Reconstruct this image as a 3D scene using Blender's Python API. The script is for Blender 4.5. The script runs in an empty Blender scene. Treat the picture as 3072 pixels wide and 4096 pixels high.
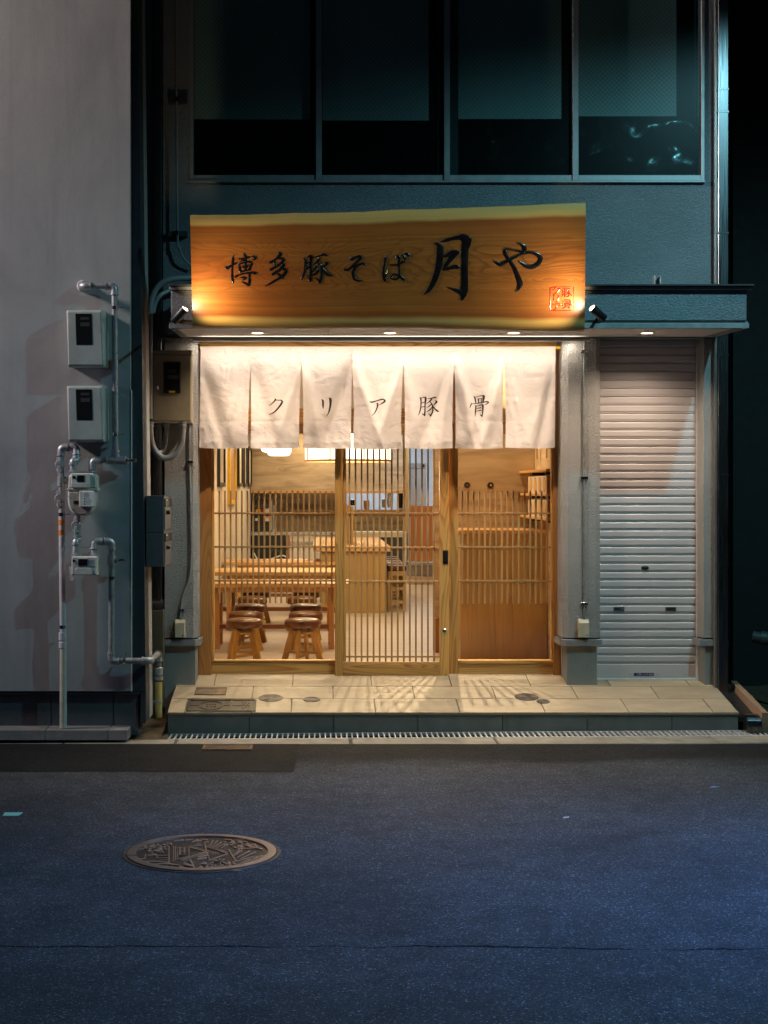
import bpy, bmesh, math, random
from mathutils import Vector, Matrix, noise as mnoise

random.seed(11)
S = bpy.context.scene
C = S.collection
R = math.radians

# ------------------------------------------------------------------ camera, world, light, exposure
F, CX, CY, H = 5900.0, 1270.0, 1963.0, 1.71      # focal length and principal point in photo pixels, eye height in metres
cam_d = bpy.data.cameras.new('camera')
cam = bpy.data.objects.new('camera', cam_d)
C.objects.link(cam)
cam.location = (0, 0, H)
cam.rotation_euler = (R(90), 0, 0)
cam_d.sensor_fit = 'HORIZONTAL'
cam_d.sensor_width = 36.0
cam_d.lens = 36.0 * F / 3072.0
cam_d.shift_x = (1536.0 - CX) / 3072.0
cam_d.shift_y = (CY - 2048.0) / 3072.0
cam_d.clip_end = 400
S.camera = cam

w = bpy.data.worlds.new('World')
S.world = w
w.use_nodes = True
nt = w.node_tree
sky = nt.nodes.new('ShaderNodeTexSky')
sky.sky_type = 'NISHITA'
sky.sun_disc = False
sky.sun_elevation = R(45)
sky.sun_rotation = R(120)
nt.links.new(sky.outputs[0], nt.nodes['Background'].inputs[0])
nt.nodes['Background'].inputs[1].default_value = 0.0014

S.view_settings.view_transform = 'Standard'
S.view_settings.look = 'None'
S.view_settings.exposure = 0.0
S.view_settings.gamma = 1.0
S.view_settings.use_curve_mapping = False
S.render.engine = 'CYCLES'
S.cycles.use_denoising = True
S.cycles.max_bounces = 8
S.cycles.diffuse_bounces = 4
S.cycles.sample_clamp_indirect = 6
S.cycles.caustics_reflective = False
S.cycles.caustics_refractive = False

WARM = (1.0, 0.80, 0.60)
WARM2 = (1.0, 0.70, 0.42)

def lamp(name, kind, loc, target, energy, color, **kw):
    d = bpy.data.lights.new(name, kind)
    d.energy = energy
    d.color = color
    for k, v in kw.items():
        setattr(d, k, v)
    o = bpy.data.objects.new(name, d)
    C.objects.link(o)
    o.location = loc
    if target is not None:
        o.rotation_euler = (Vector(target) - Vector(loc)).to_track_quat('-Z', 'Y').to_euler()
    return o

# the night sky's one sun lamp, almost out
lamp('sun', 'SUN', (0, 0, 12), (-3, 6, 2), 0.010, (0.7, 0.85, 1.0), angle=R(10))
# two unseen street lamps, then unseen coloured lights added for wall and road
lamp('unseen_street_light', 'SPOT', (3.9, 7.3, 6.0), (3.9, 7.35, 0.0), 590, (0.30, 0.78, 0.92), spot_size=R(158), spot_blend=0.50, shadow_soft_size=0.07)
lamp('unseen_street_light', 'SPOT', (-8.0, 8.85, 6.2), (-2.6, 10.25, 4.2), 2700, (1.0, 0.89, 0.86), spot_size=R(70), spot_blend=1.0, shadow_soft_size=0.5)
lamp('unseen_violet_light', 'SPOT', (-5.6, 7.2, 2.6), (-3.4, 10.2, 2.4), 70, (0.46, 0.42, 1.0), spot_size=R(70), spot_blend=1.0, shadow_soft_size=0.4)  # unseen violet light added to colour the outer part of the house wall
lamp('unseen_blue_light', 'SPOT', (4.9, 5.4, 2.3), (2.4, 6.3, 0.0), 1350, (0.12, 0.32, 1.0), spot_size=R(66), spot_blend=1.0, shadow_soft_size=0.5)  # unseen low blue light added for the bright pool on the road
lamp('unseen_street_light', 'SPOT', (1.2, 5.4, 7.0), (1.0, 6.0, 0.0), 1000, (0.21, 0.42, 1.0), spot_size=R(62), spot_blend=1.0, shadow_soft_size=0.3)  # unseen overhead light added to turn the road blue

# ------------------------------------------------------------------ helpers: points
def PX(px, Y): return (px - CX) * Y / F
def PZ(py, Y): return H - (py - CY) * Y / F
def P(px, py, Y): return Vector((PX(px, Y), Y, PZ(py, Y)))
def GY(py, z=0.0): return F * (H - z) / (py - CY)
def G(px, py, z=0.0):
    Y = GY(py, z)
    return Vector((PX(px, Y), Y, z))
def porch_z(Y): return 0.134 + 0.173 * (Y - 10.48)

# ------------------------------------------------------------------ helpers: materials
MATS = {}
class NT:
    def __init__(s, name):
        m = bpy.data.materials.new(name)
        m.use_nodes = True
        s.m, s.t = m, m.node_tree
        s.b = s.t.nodes['Principled BSDF']
        s.out = s.t.nodes['Material Output']
    def n(s, typ, **kw):
        nd = s.t.nodes.new(typ)
        for k, v in kw.items():
            setattr(nd, k, v)
        return nd
    def l(s, a, b): s.t.links.new(a, b)
    def coords(s, scale=(1, 1, 1), rand=False, kind='Object'):
        tc = s.n('ShaderNodeTexCoord')
        src = tc.outputs[kind]
        if rand:
            oi = s.n('ShaderNodeObjectInfo')
            mu = s.n('ShaderNodeVectorMath', operation='MULTIPLY_ADD')
            cb = s.n('ShaderNodeCombineXYZ')
            for i, k in enumerate((37.0, 53.0, 71.0)):
                m = s.n('ShaderNodeMath', operation='MULTIPLY')
                m.inputs[1].default_value = k
                s.l(oi.outputs['Random'], m.inputs[0])
                s.l(m.outputs[0], cb.inputs[i])
            ad = s.n('ShaderNodeVectorMath', operation='ADD')
            s.l(src, ad.inputs[0]); s.l(cb.outputs[0], ad.inputs[1])
            src = ad.outputs[0]
        mp = s.n('ShaderNodeMapping')
        mp.inputs['Scale'].default_value = scale
        s.l(src, mp.inputs['Vector'])
        return mp.outputs[0]
    def noise(s, vec, scale=5, detail=4, rough=0.55, dist=0.0):
        nd = s.n('ShaderNodeTexNoise')
        nd.inputs['Scale'].default_value = scale
        nd.inputs['Detail'].default_value = detail
        nd.inputs['Roughness'].default_value = rough
        nd.inputs['Distortion'].default_value = dist
        s.l(vec, nd.inputs['Vector'])
        return nd.outputs['Fac']
    def ramp(s, fac, stops):
        nd = s.n('ShaderNodeValToRGB')
        e = nd.color_ramp.elements
        while len(e) < len(stops): e.new(0.5)
        for el, (p, c) in zip(e, stops):
            el.position = p
            el.color = (c, c, c, 1) if isinstance(c, (int, float)) else (*c, 1)
        s.l(fac, nd.inputs[0])
        return nd.outputs[0]
    def math(s, op, a, b=None):
        nd = s.n('ShaderNodeMath', operation=op)
        for i, v in enumerate((a, b)):
            if v is None: continue
            if isinstance(v, (int, float)): nd.inputs[i].default_value = v
            else: s.l(v, nd.inputs[i])
        return nd.outputs[0]
    def mix(s, fac, a, b, blend='MIX'):
        nd = s.n('ShaderNodeMix', data_type='RGBA', blend_type=blend)
        for i, v in ((0, fac), (6, a), (7, b)):
            if isinstance(v, (int, float)): nd.inputs[i].default_value = v
            elif isinstance(v, tuple): nd.inputs[i].default_value = (*v, 1)
            else: s.l(v, nd.inputs[i])
        return nd.outputs[2]
    def bump(s, h, strength=0.3, dist=0.01):
        nd = s.n('ShaderNodeBump')
        nd.inputs['Strength'].default_value = strength
        nd.inputs['Distance'].default_value = dist
        s.l(h, nd.inputs['Height'])
        s.l(nd.outputs[0], s.b.inputs['Normal'])
    def set(s, color=None, rough=None, metal=None, spec=None):
        if color is not None:
            if isinstance(color, tuple): s.b.inputs['Base Color'].default_value = (*color, 1)
            else: s.l(color, s.b.inputs['Base Color'])
        if rough is not None:
            if isinstance(rough, (int, float)): s.b.inputs['Roughness'].default_value = rough
            else: s.l(rough, s.b.inputs['Roughness'])
        if metal is not None: s.b.inputs['Metallic'].default_value = metal
        if spec is not None: s.b.inputs['Specular IOR Level'].default_value = spec
        return s.m

def plain(name, color, rough=0.5, metal=0.0, var=0.12, scale=14, bump=0.0, rand=False):
    """paint, plastic or metal with a little wear"""
    if name in MATS: return MATS[name]
    n = NT(name)
    v = n.coords(rand=rand)
    f = n.noise(v, scale, 5, 0.6)
    lo = tuple(c * (1 - var) for c in color)
    hi = tuple(min(1, c * (1 + var)) for c in color)
    n.set(n.ramp(f, [(0.3, lo), (0.7, hi)]), n.ramp(f, [(0.25, max(0.03, rough - 0.1)), (0.75, min(1, rough + 0.1))]), metal)
    if bump:
        n.bump(n.noise(v, scale * 12, 3), bump, 0.002)
    MATS[name] = n.m
    return n.m

def wood(name, light, dark, axis='z', rings=9.0, rough=0.42, contrast=1.0, width=5.0):
    if name in MATS: return MATS[name]
    n = NT(name)
    ai = 'xyz'.index(axis)
    sc = [width] * 3; sc[ai] = width * 0.07
    v = n.coords(tuple(sc), rand=True)
    base = n.noise(v, 1.0, 2, 0.5, 0.4)
    fr = n.math('FRACT', n.math('MULTIPLY', base, rings * 3))
    lines = n.ramp(fr, [(0.0, 0.0), (0.45, 0.15), (0.86, 1.0), (1.0, 0.0)])
    sf = [220.0] * 3; sf[ai] = 5.0
    fib = n.noise(n.coords(tuple(sf), rand=True), 1.0, 2, 0.6)
    tone = n.noise(n.coords((1.5, 1.5, 1.5), rand=True), 1.0, 1)
    oi = n.n('ShaderNodeObjectInfo')
    mid = tuple(a * 0.5 + b * 0.5 for a, b in zip(light, dark))
    col = n.mix(n.math('MULTIPLY', lines, 1.0 * contrast), light, dark)
    col = n.mix(n.math('MULTIPLY', fib, 0.45), col, mid)
    val = n.math('ADD', n.math('MULTIPLY', oi.outputs['Random'], 0.32), n.math('ADD', n.math('MULTIPLY', tone, 0.3), 0.70))
    col = n.mix(1.0, col, val, 'MULTIPLY')
    n.set(col, n.ramp(fib, [(0.3, rough - 0.08), (0.7, rough + 0.12)]))
    n.bump(n.math('ADD', fib, n.math('MULTIPLY', lines, -0.6)), 0.12, 0.002)
    MATS[name] = n.m
    return n.m

def stucco(name, color, scale=38.0, strength=0.9, dist=0.012, stretch=1.6):
    n = NT(name)
    v = n.coords((1.0, 1.0, stretch))
    a = n.noise(v, scale, 6, 0.62, 0.6)
    b = n.noise(v, scale * 3.2, 3, 0.6)
    big = n.noise(v, 1.3, 4, 0.6)
    hgt = n.math('ADD', n.ramp(a, [(0.38, 0.0), (0.56, 1.0)]), n.math('MULTIPLY', b, 0.35))
    lo = tuple(c * 0.86 for c in color); hi = tuple(c * 1.08 for c in color)
    n.set(n.ramp(big, [(0.3, lo), (0.7, hi)]), 0.9, spec=0.15)
    n.bump(hgt, strength, dist)
    MATS[name] = n.m
    return n.m

def emit(name, color, strength):
    n = NT(name)
    e = n.n('ShaderNodeEmission')
    e.inputs[0].default_value = (*color, 1)
    e.inputs[1].default_value = strength
    n.l(e.outputs[0], n.out.inputs['Surface'])
    return n.m

def glass(name, tint=(0.95, 0.97, 0.96), rough=0.0, refl=1.0, wired=False):
    n = NT(name)
    tr = n.n('ShaderNodeBsdfTransparent'); tr.inputs[0].default_value = (*tint, 1)
    gl = n.n('ShaderNodeBsdfGlossy'); gl.inputs['Roughness'].default_value = rough
    fr = n.n('ShaderNodeFresnel'); fr.inputs[0].default_value = 1.5
    mx = n.n('ShaderNodeMixShader')
    n.l(n.math('MULTIPLY', fr.outputs[0], refl), mx.inputs[0])
    n.l(tr.outputs[0], mx.inputs[1]); n.l(gl.outputs[0], mx.inputs[2])
    last = mx.outputs[0]
    if wired:
        v = n.coords((1, 1, 1))
        sep = n.n('ShaderNodeSeparateXYZ'); n.l(v, sep.inputs[0])
        g = None
        for op in ('ADD', 'SUBTRACT'):
            d = n.math(op, sep.outputs[0], sep.outputs[2])
            t = n.math('PINGPONG', n.math('MULTIPLY', d, 28.0), 0.5)
            q = n.math('LESS_THAN', t, 0.045)
            g = q if g is None else n.math('MAXIMUM', g, q)
        df = n.n('ShaderNodeBsdfDiffuse'); df.inputs[0].default_value = (0.02, 0.025, 0.025, 1)
        m2 = n.n('ShaderNodeMixShader')
        n.l(n.math('MULTIPLY', g, 0.28), m2.inputs[0])
        n.l(last, m2.inputs[1]); n.l(df.outputs[0], m2.inputs[2])
        last = m2.outputs[0]
    n.l(last, n.out.inputs['Surface'])
    MATS[name] = n.m
    return n.m

# ------------------------------------------------------------------ helpers: meshes
class MB:
    def __init__(s):
        s.V, s.F, s.S, s.M, s.uv = [], [], [], [], None
    def add(s, vs, fs, smooth=False, mat=0):
        k = len(s.V)
        s.V += [Vector(v) for v in vs]
        for f in fs:
            s.F.append([k + i for i in f]); s.S.append(smooth); s.M.append(mat)
        return s
    def hexa(s, p, mat=0):
        """eight corners: bottom ring 0-3, top ring 4-7"""
        return s.add(p, [(0, 3, 2, 1), (4, 5, 6, 7), (0, 1, 5, 4), (1, 2, 6, 5), (2, 3, 7, 6), (3, 0, 4, 7)], mat=mat)
    def box(s, x0, x1, y0, y1, z0, z1, c=0.003, mat=0, T=None):
        x0, x1 = min(x0, x1), max(x0, x1); y0, y1 = min(y0, y1), max(y0, y1); z0, z1 = min(z0, z1), max(z0, z1)
        c = min(c, (x1 - x0) * 0.45, (y1 - y0) * 0.45, (z1 - z0) * 0.45)
        if c <= 0:
            vs = [(x, y, z) for z in (z0, z1) for x, y in ((x0, y0), (x1, y0), (x1, y1), (x0, y1))]
            if T is not None: vs = [T @ Vector(v) for v in vs]
            return s.hexa(vs, mat)
        bm = bmesh.new()
        vs = []
        lo, hi = (x0, y0, z0), (x1, y1, z1)
        vid = {}
        for ix in (0, 1):
            for iy in (0, 1):
                for iz in (0, 1):
                    for ax in range(3):
                        idx = (ix, iy, iz)
                        p = []
                        for a in range(3):
                            q = hi[a] if idx[a] else lo[a]
                            if a != ax: q += -c if idx[a] else c
                            p.append(q)
                        vid[(ix, iy, iz, ax)] = len(vs); vs.append(p)
        fs = []
        for ax in range(3):
            o = [a for a in range(3) if a != ax]
            for sd in (0, 1):
                ring = []
                for u, v in ((0, 0), (1, 0), (1, 1), (0, 1)):
                    idx = [0, 0, 0]; idx[ax] = sd; idx[o[0]] = u; idx[o[1]] = v
                    ring.append(vid[(*idx, ax)])
                fs.append(ring)
            for u in (0, 1):
                for v in (0, 1):
                    e = []
                    for sd, (fa) in ((0, 0), (0, 1), (1, 1), (1, 0)):
                        idx = [0, 0, 0]; idx[ax] = sd; idx[o[0]] = u; idx[o[1]] = v
                        e.append(vid[(*idx, o[fa])])
                    fs.append(e)
        for ix in (0, 1):
            for iy in (0, 1):
                for iz in (0, 1):
                    fs.append([vid[(ix, iy, iz, a)] for a in range(3)])
        ctr = Vector(((x0 + x1) / 2, (y0 + y1) / 2, (z0 + z1) / 2))
        out = []
        for f in fs:
            a, b, d = (Vector(vs[i]) for i in f[:3])
            nrm = (b - a).cross(d - a)
            m = sum((Vector(vs[i]) for i in f), Vector()) / len(f)
            out.append(f if nrm.dot(m - ctr) > 0 else f[::-1])
        bm.free()
        if T is not None: vs = [T @ Vector(v) for v in vs]
        return s.add(vs, out, mat=mat)
    def bar(s, a, b, wx, wy, c=0.002, up=(0, 1, 0), mat=0):
        """box bar from a to b with section wx by wy"""
        a, b = Vector(a), Vector(b)
        d = b - a; L = d.length; z = d / L
        x = Vector(up).cross(z)
        x = x.normalized() if x.length > 1e-5 else Vector((1, 0, 0))
        y = z.cross(x)
        T = Matrix(((x.x, y.x, z.x, a.x), (x.y, y.y, z.y, a.y), (x.z, y.z, z.z, a.z), (0, 0, 0, 1)))
        return s.box(-wx / 2, wx / 2, -wy / 2, wy / 2, 0, L, c, mat, T)
    def tube(s, pts, r, seg=12, caps=True, mat=0):
        pts = [Vector(p) for p in pts]
        rr = r if isinstance(r, (list, tuple)) else [r] * len(pts)
        t0 = (pts[1] - pts[0]).normalized()
        nrm = t0.orthogonal().normalized()
        vs, fs = [], []
        n = len(pts)
        for i, p in enumerate(pts):
            t = (pts[min(i + 1, n - 1)] - pts[max(i - 1, 0)]).normalized()
            nrm = (nrm - t * nrm.dot(t)).normalized()
            bi = t.cross(nrm)
            for k in range(seg):
                a = 2 * math.pi * k / seg
                vs.append(p + (nrm * math.cos(a) + bi * math.sin(a)) * rr[i])
        for i in range(n - 1):
            for k in range(seg):
                k2 = (k + 1) % seg
                fs.append((i * seg + k, i * seg + k2, (i + 1) * seg + k2, (i + 1) * seg + k))
        s.add(vs, fs, True, mat)
        if caps:
            k0 = len(s.V) - len(vs)
            s.F.append([k0 + k for k in range(seg)][::-1]); s.S.append(False); s.M.append(mat)
            s.F.append([k0 + (n - 1) * seg + k for k in range(seg)]); s.S.append(False); s.M.append(mat)
        return s
    def lathe(s, c, axis, prof, seg=24, mat=0, smooth=True):
        """profile of (radius, height) round axis from point c"""
        ax = Vector(axis).normalized(); u = ax.orthogonal().normalized(); v = ax.cross(u)
        vs, fs = [], []
        c = Vector(c)
        for r, h in prof:
            for k in range(seg):
                a = 2 * math.pi * k / seg
                vs.append(c + ax * h + (u * math.cos(a) + v * math.sin(a)) * max(r, 1e-5))
        for i in range(len(prof) - 1):
            for k in range(seg):
                k2 = (k + 1) % seg
                fs.append((i * seg + k, i * seg + k2, (i + 1) * seg + k2, (i + 1) * seg + k))
        s.add(vs, fs, smooth, mat)
        return s
    def prism(s, poly, y0, y1, c=0.0, mat=0, plane='xz'):
        """polygon in a plane (x,z), pushed from y0 (front, inset by c) to y1"""
        def put(p, q, y): return (p, y, q) if plane == 'xz' else ((p, q, y) if plane == 'xy' else (y, p, q))
        n = len(poly)
        A = sum(poly[i][0] * poly[(i + 1) % n][1] - poly[(i + 1) % n][0] * poly[i][1] for i in range(n))
        if A < 0: poly = poly[::-1]
        rings = []
        if c > 0:
            ins = []
            for i in range(n):
                p0, p1, p2 = Vector(poly[i - 1]), Vector(poly[i]), Vector(poly[(i + 1) % n])
                d1 = (p1 - p0).normalized(); d2 = (p2 - p1).normalized()
                nn = Vector((-d1.y - d2.y, d1.x + d2.x))
                nn = nn.normalized() if nn.length > 1e-6 else Vector((-d1.y, d1.x))
                k = max(0.4, nn.dot(Vector((-d1.y, d1.x))))
                ins.append(p1 + nn * (c / k))
            sg = 1 if y1 > y0 else -1
            rings = [(ins, y0), (poly, y0 + sg * c), (poly, y1)]
        else:
            rings = [(poly, y0), (poly, y1)]
        vs = [put(p[0], p[1], y) for ring, y in rings for p in ring]
        fs = [list(range(n)), [(len(rings) - 1) * n + i for i in range(n)][::-1]]
        for r in range(len(rings) - 1):
            for i in range(n):
                j = (i + 1) % n
                fs.append([r * n + j, r * n + i, (r + 1) * n + i, (r + 1) * n + j])
        return s.add(vs, fs, False, mat)
    def grid(s, fn, nu, nv, smooth=True, mat=0):
        vs = [fn(i / nu, j / nv) for j in range(nv + 1) for i in range(nu + 1)]
        fs = [(j * (nu + 1) + i, j * (nu + 1) + i + 1, (j + 1) * (nu + 1) + i + 1, (j + 1) * (nu + 1) + i) for j in range(nv) for i in range(nu)]
        return s.add(vs, fs, smooth, mat)

ORG = {}
def obj(name, mb, mat, parent=None, label=None, cat=None, group=None, kind=None, org=None, angle=35, fixn=False):
    me = bpy.data.meshes.new(name)
    if parent is not None: o_org = ORG[parent.name]
    elif org is not None: o_org = Vector(org)
    else:
        xs = [v.x for v in mb.V]; ys = [v.y for v in mb.V]; zs = [v.z for v in mb.V]
        o_org = Vector(((min(xs) + max(xs)) / 2, (min(ys) + max(ys)) / 2, min(zs)))
    me.from_pydata([tuple(v - o_org) for v in mb.V], [], mb.F)
    for m in (mat if isinstance(mat, (list, tuple)) else [mat]):
        me.materials.append(m)
    me.polygons.foreach_set('use_smooth', mb.S)
    me.polygons.foreach_set('material_index', mb.M)
    if mb.uv:
        uvl = me.uv_layers.new(name='UVMap')
        for lp in me.loops:
            uvl.data[lp.index].uv = mb.uv[lp.vertex_index]
    me.update()
    if fixn or any(mb.S):
        bm = bmesh.new(); bm.from_mesh(me)
        if fixn: bmesh.ops.recalc_face_normals(bm, faces=bm.faces)
        bm.to_mesh(me); bm.free()
    if any(mb.S): me.set_sharp_from_angle(angle=R(angle))
    o = bpy.data.objects.new(name, me)
    C.objects.link(o)
    if parent is not None:
        o.parent = parent
        ORG[o.name] = o_org
    else:
        o.location = o_org
        ORG[o.name] = o_org
    props(o, label, cat, group, kind)
    return o

def props(o, label=None, cat=None, group=None, kind=None):
    if label: o['label'] = label
    if cat: o['category'] = cat
    if group: o['group'] = group
    if kind: o['kind'] = kind

def thing(name, loc, label=None, cat=None, group=None, kind=None):
    o = bpy.data.objects.new(name, None)
    o.empty_display_size = 0.1
    C.objects.link(o)
    o.location = loc
    ORG[o.name] = Vector(loc)
    props(o, label, cat, group, kind)
    return o

def sub(name, parent):
    """an Empty part that carries sub-parts"""
    o = bpy.data.objects.new(name, None)
    o.empty_display_size = 0.05
    C.objects.link(o)
    o.parent = parent
    ORG[o.name] = ORG[parent.name]
    return o

def copy_tree(o, loc=None, parent=None, label=None):
    c = o.copy(); C.objects.link(c)
    if parent is not None: c.parent = parent
    if loc is not None:
        c.location = loc
        ORG[c.name] = Vector(loc)
    if label: c['label'] = label
    for ch in list(o.children):
        copy_tree(ch, None, c)
    return c

def fillet(pts, rad, n=6):
    pts = [Vector(p) for p in pts]
    out = [pts[0]]
    for i in range(1, len(pts) - 1):
        a, b, c = pts[i - 1], pts[i], pts[i + 1]
        d1 = (a - b).normalized(); d2 = (c - b).normalized()
        r = min(rad, (a - b).length * 0.49, (c - b).length * 0.49)
        p, q = b + d1 * r, b + d2 * r
        for k in range(n + 1):
            t = k / n
            out.append(p * (1 - t) ** 2 + b * 2 * t * (1 - t) + q * t * t)
    out.append(pts[-1])
    return out

def smooth_path(pts, n=8):
    """Catmull-Rom through tuples of any length"""
    out = []
    m = len(pts)
    for i in range(m - 1):
        p0, p1, p2, p3 = pts[max(i - 1, 0)], pts[i], pts[i + 1], pts[min(i + 2, m - 1)]
        for k in range(n):
            t = k / n
            out.append(tuple(0.5 * (2 * b + (c - a) * t + (2 * a - 5 * b + 4 * c - d) * t * t + (3 * b - a - 3 * c + d) * t ** 3) for a, b, c, d in zip(p0, p1, p2, p3)))
    out.append(tuple(pts[-1]))
    return out

def brush(mb, strokes, put, prof, wscale=1.0, n=7, k=0):
    """brush strokes, each a list of (x, y, width); put(x, y, height, k) -> point; prof = [(across, height)]"""
    for st in strokes:
        q = smooth_path(st, n)
        q = [(x, y, max(1.0, w_ * wscale)) for x, y, w_ in q]
        # round caps
        def cap(p, d, rev):
            r = p[2] / 2; e = []
            for a in (0.35, 0.68, 0.92):
                e.append((p[0] + d[0] * r * a * 0.8, p[1] + d[1] * r * a * 0.8, p[2] * math.sqrt(max(0.02, 1 - a * a))))
            return e[::-1] if rev else e
        def dirn(a, b):
            l = math.hypot(b[0] - a[0], b[1] - a[1]) or 1
            return ((b[0] - a[0]) / l, (b[1] - a[1]) / l)
        q = cap(q[0], dirn(q[1], q[0]), True) + q + cap(q[-1], dirn(q[-2], q[-1]), False)
        m = len(q); vs, fs = [], []
        for i, (x, y, w_) in enumerate(q):
            d = dirn(q[max(0, i - 1)], q[min(m - 1, i + 1)])
            for a, h in prof:
                vs.append(put(x - d[1] * a * w_ / 2, y + d[0] * a * w_ / 2, h * min(1.0, w_ / 40.0 + 0.35), k))
        np_ = len(prof)
        for i in range(m - 1):
            for j in range(np_ - 1):
                fs.append((i * np_ + j, i * np_ + j + 1, (i + 1) * np_ + j + 1, (i + 1) * np_ + j))
        mb.add(vs, fs, True)
        k += 1
    return k

def parse(txt):
    return [[tuple(float(v) for v in p.split(',')) for p in ln.split()] for ln in txt.strip().split(';') if ln.strip()]

def text_mesh(body, size, align='CENTER'):
    cu = bpy.data.curves.new('lettering', 'FONT')
    cu.body = body; cu.size = size; cu.align_x = align; cu.align_y = 'CENTER'
    o = bpy.data.objects.new('lettering', cu)
    C.objects.link(o)
    dg = bpy.context.evaluated_depsgraph_get()
    me = bpy.data.meshes.new_from_object(o.evaluated_get(dg))
    vs = [v.co.copy() for v in me.vertices]; fs = [list(p.vertices) for p in me.polygons]
    bpy.data.objects.remove(o); bpy.data.curves.remove(cu); bpy.data.meshes.remove(me)
    return vs, fs

def text_on(mb, body, size, at, ux, uy, mat=0):
    vs, fs = text_mesh(body, size)
    at, ux, uy = Vector(at), Vector(ux), Vector(uy)
    mb.add([at + ux * v.x + uy * v.y for v in vs], fs, mat=mat)

# ------------------------------------------------------------------ materials
M_stucco = stucco('coarse_stucco', (0.47, 0.455, 0.44), 64, 1.0, 0.008)
M_stucco_up = stucco('stucco_upper', (0.30, 0.325, 0.345), 60, 0.8, 0.007)  # same stucco as the pillars, darkened and tinted for dim teal lamplight
def mk_render():
    n = NT('fine_render')
    v = n.coords()
    cl = n.noise(n.coords((0.8, 0.8, 0.5)), 1.6, 6, 0.62, 0.6)
    st = n.noise(n.coords((9.0, 9.0, 0.5)), 1.0, 5, 0.6)
    g = n.noise(v, 170, 5, 0.6)
    col = n.ramp(cl, [(0.28, (0.235, 0.235, 0.24)), (0.5, (0.33, 0.33, 0.325)), (0.72, (0.40, 0.395, 0.38))])  # wide mottle in the colour stands in for patchy reflected light
    col = n.mix(n.ramp(st, [(0.5, 0.0), (0.75, 0.35)]), col, (0.20, 0.195, 0.19))
    n.set(col, 0.9, spec=0.15)
    n.bump(n.math('ADD', g, n.math('MULTIPLY', cl, 2.0)), 0.5, 0.004)
    return n.m
M_render = mk_render()
M_base = stucco('base_render', (0.30, 0.30, 0.28), 120, 0.35, 0.004, 1.0)
M_plinth = stucco('concrete_plinth', (0.10, 0.10, 0.10), 60, 0.3, 0.004, 1.0)
M_cap = plain('cap_stone', (0.22, 0.22, 0.22), 0.5)
M_darktrim = plain('dark_trim', (0.045, 0.05, 0.055), 0.45)
M_pale = plain('pale_side_wall', (0.42, 0.37, 0.32), 0.8, bump=0.3)
M_white = plain('white_aluminium', (0.72, 0.72, 0.72), 0.4)
M_soffit = plain('soffit_panel', (0.68, 0.64, 0.60), 0.55, var=0.03)
M_metalgrey = plain('grey_metal_trim', (0.42, 0.43, 0.44), 0.4, 0.3)
M_steel = plain('galvanised_pipe', (0.27, 0.275, 0.275), 0.5, 0.35, var=0.3, scale=30)
M_fit = plain('galvanised_fitting', (0.36, 0.37, 0.38), 0.42, 0.5, var=0.2, scale=40)
M_alu = plain('window_aluminium', (0.36, 0.38, 0.38), 0.42, 0.35)
M_black = plain('black_plastic', (0.012, 0.012, 0.013), 0.35)
M_blackm = plain('black_metal', (0.03, 0.03, 0.032), 0.4, 0.5)
M_pvc = plain('pale_pipe', (0.50, 0.49, 0.50), 0.5, var=0.1)
M_pvc2 = plain('taped_pipe', (0.48, 0.45, 0.36), 0.6, var=0.25, scale=9)
M_yellowpipe = plain('yellow_taped_pipe', (0.52, 0.40, 0.13), 0.55, var=0.2, scale=12)
M_meterbox = plain('meter_cover', (0.35, 0.37, 0.34), 0.5, var=0.12, scale=6)
M_meter = plain('gas_meter_paint', (0.52, 0.52, 0.46), 0.4)
M_beige = plain('beige_steel', (0.33, 0.275, 0.185), 0.5)
M_cream = plain('cream_plastic', (0.55, 0.48, 0.34), 0.45)
M_conduit = plain('grey_conduit', (0.26, 0.25, 0.24), 0.45)
M_bconduit = plain('painted_conduit', (0.30, 0.31, 0.31), 0.35, 0.1)
M_chrome = plain('chrome', (0.75, 0.75, 0.75), 0.18, 1.0, var=0.05)
M_iron = plain('cast_iron', (0.045, 0.036, 0.030), 0.5, 0.3, var=0.35, scale=25, bump=0.3)
M_bronze = plain('brown_iron', (0.16, 0.095, 0.06), 0.42, 0.5, var=0.3, scale=20, bump=0.25)
M_sink = plain('stainless', (0.55, 0.56, 0.57), 0.25, 1.0, var=0.06)
M_leather = plain('brown_leather', (0.12, 0.045, 0.013), 0.30, var=0.3, scale=10, bump=0.15)
M_leather2 = plain('dark_leather', (0.07, 0.022, 0.012), 0.32, var=0.2)
M_lacquer = plain('black_lacquer', (0.006, 0.005, 0.006), 0.26, var=0.1)
M_red = plain('red_lacquer', (0.42, 0.006, 0.008), 0.25, var=0.15)
M_ink = plain('printed_ink', (0.022, 0.016, 0.014), 0.85)
M_paper = plain('label_paper', (0.72, 0.72, 0.70), 0.6, var=0.05)
M_navy = plain('navy_plate', (0.012, 0.016, 0.08), 0.4)
M_wfont = plain('white_print', (0.75, 0.76, 0.78), 0.5)
M_orange = plain('orange_sticker', (0.75, 0.22, 0.02), 0.4)
M_yellow = plain('yellow_paint', (0.80, 0.50, 0.02), 0.45)
M_glass = glass('door_glass', (0.97, 0.98, 0.97), 0.0, 0.75)
M_wglass = glass('wired_glass', (0.80, 0.90, 0.90), 0.30, 0.22, True)
M_meterglass = plain('meter_window', (0.010, 0.011, 0.012), 0.08)

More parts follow.
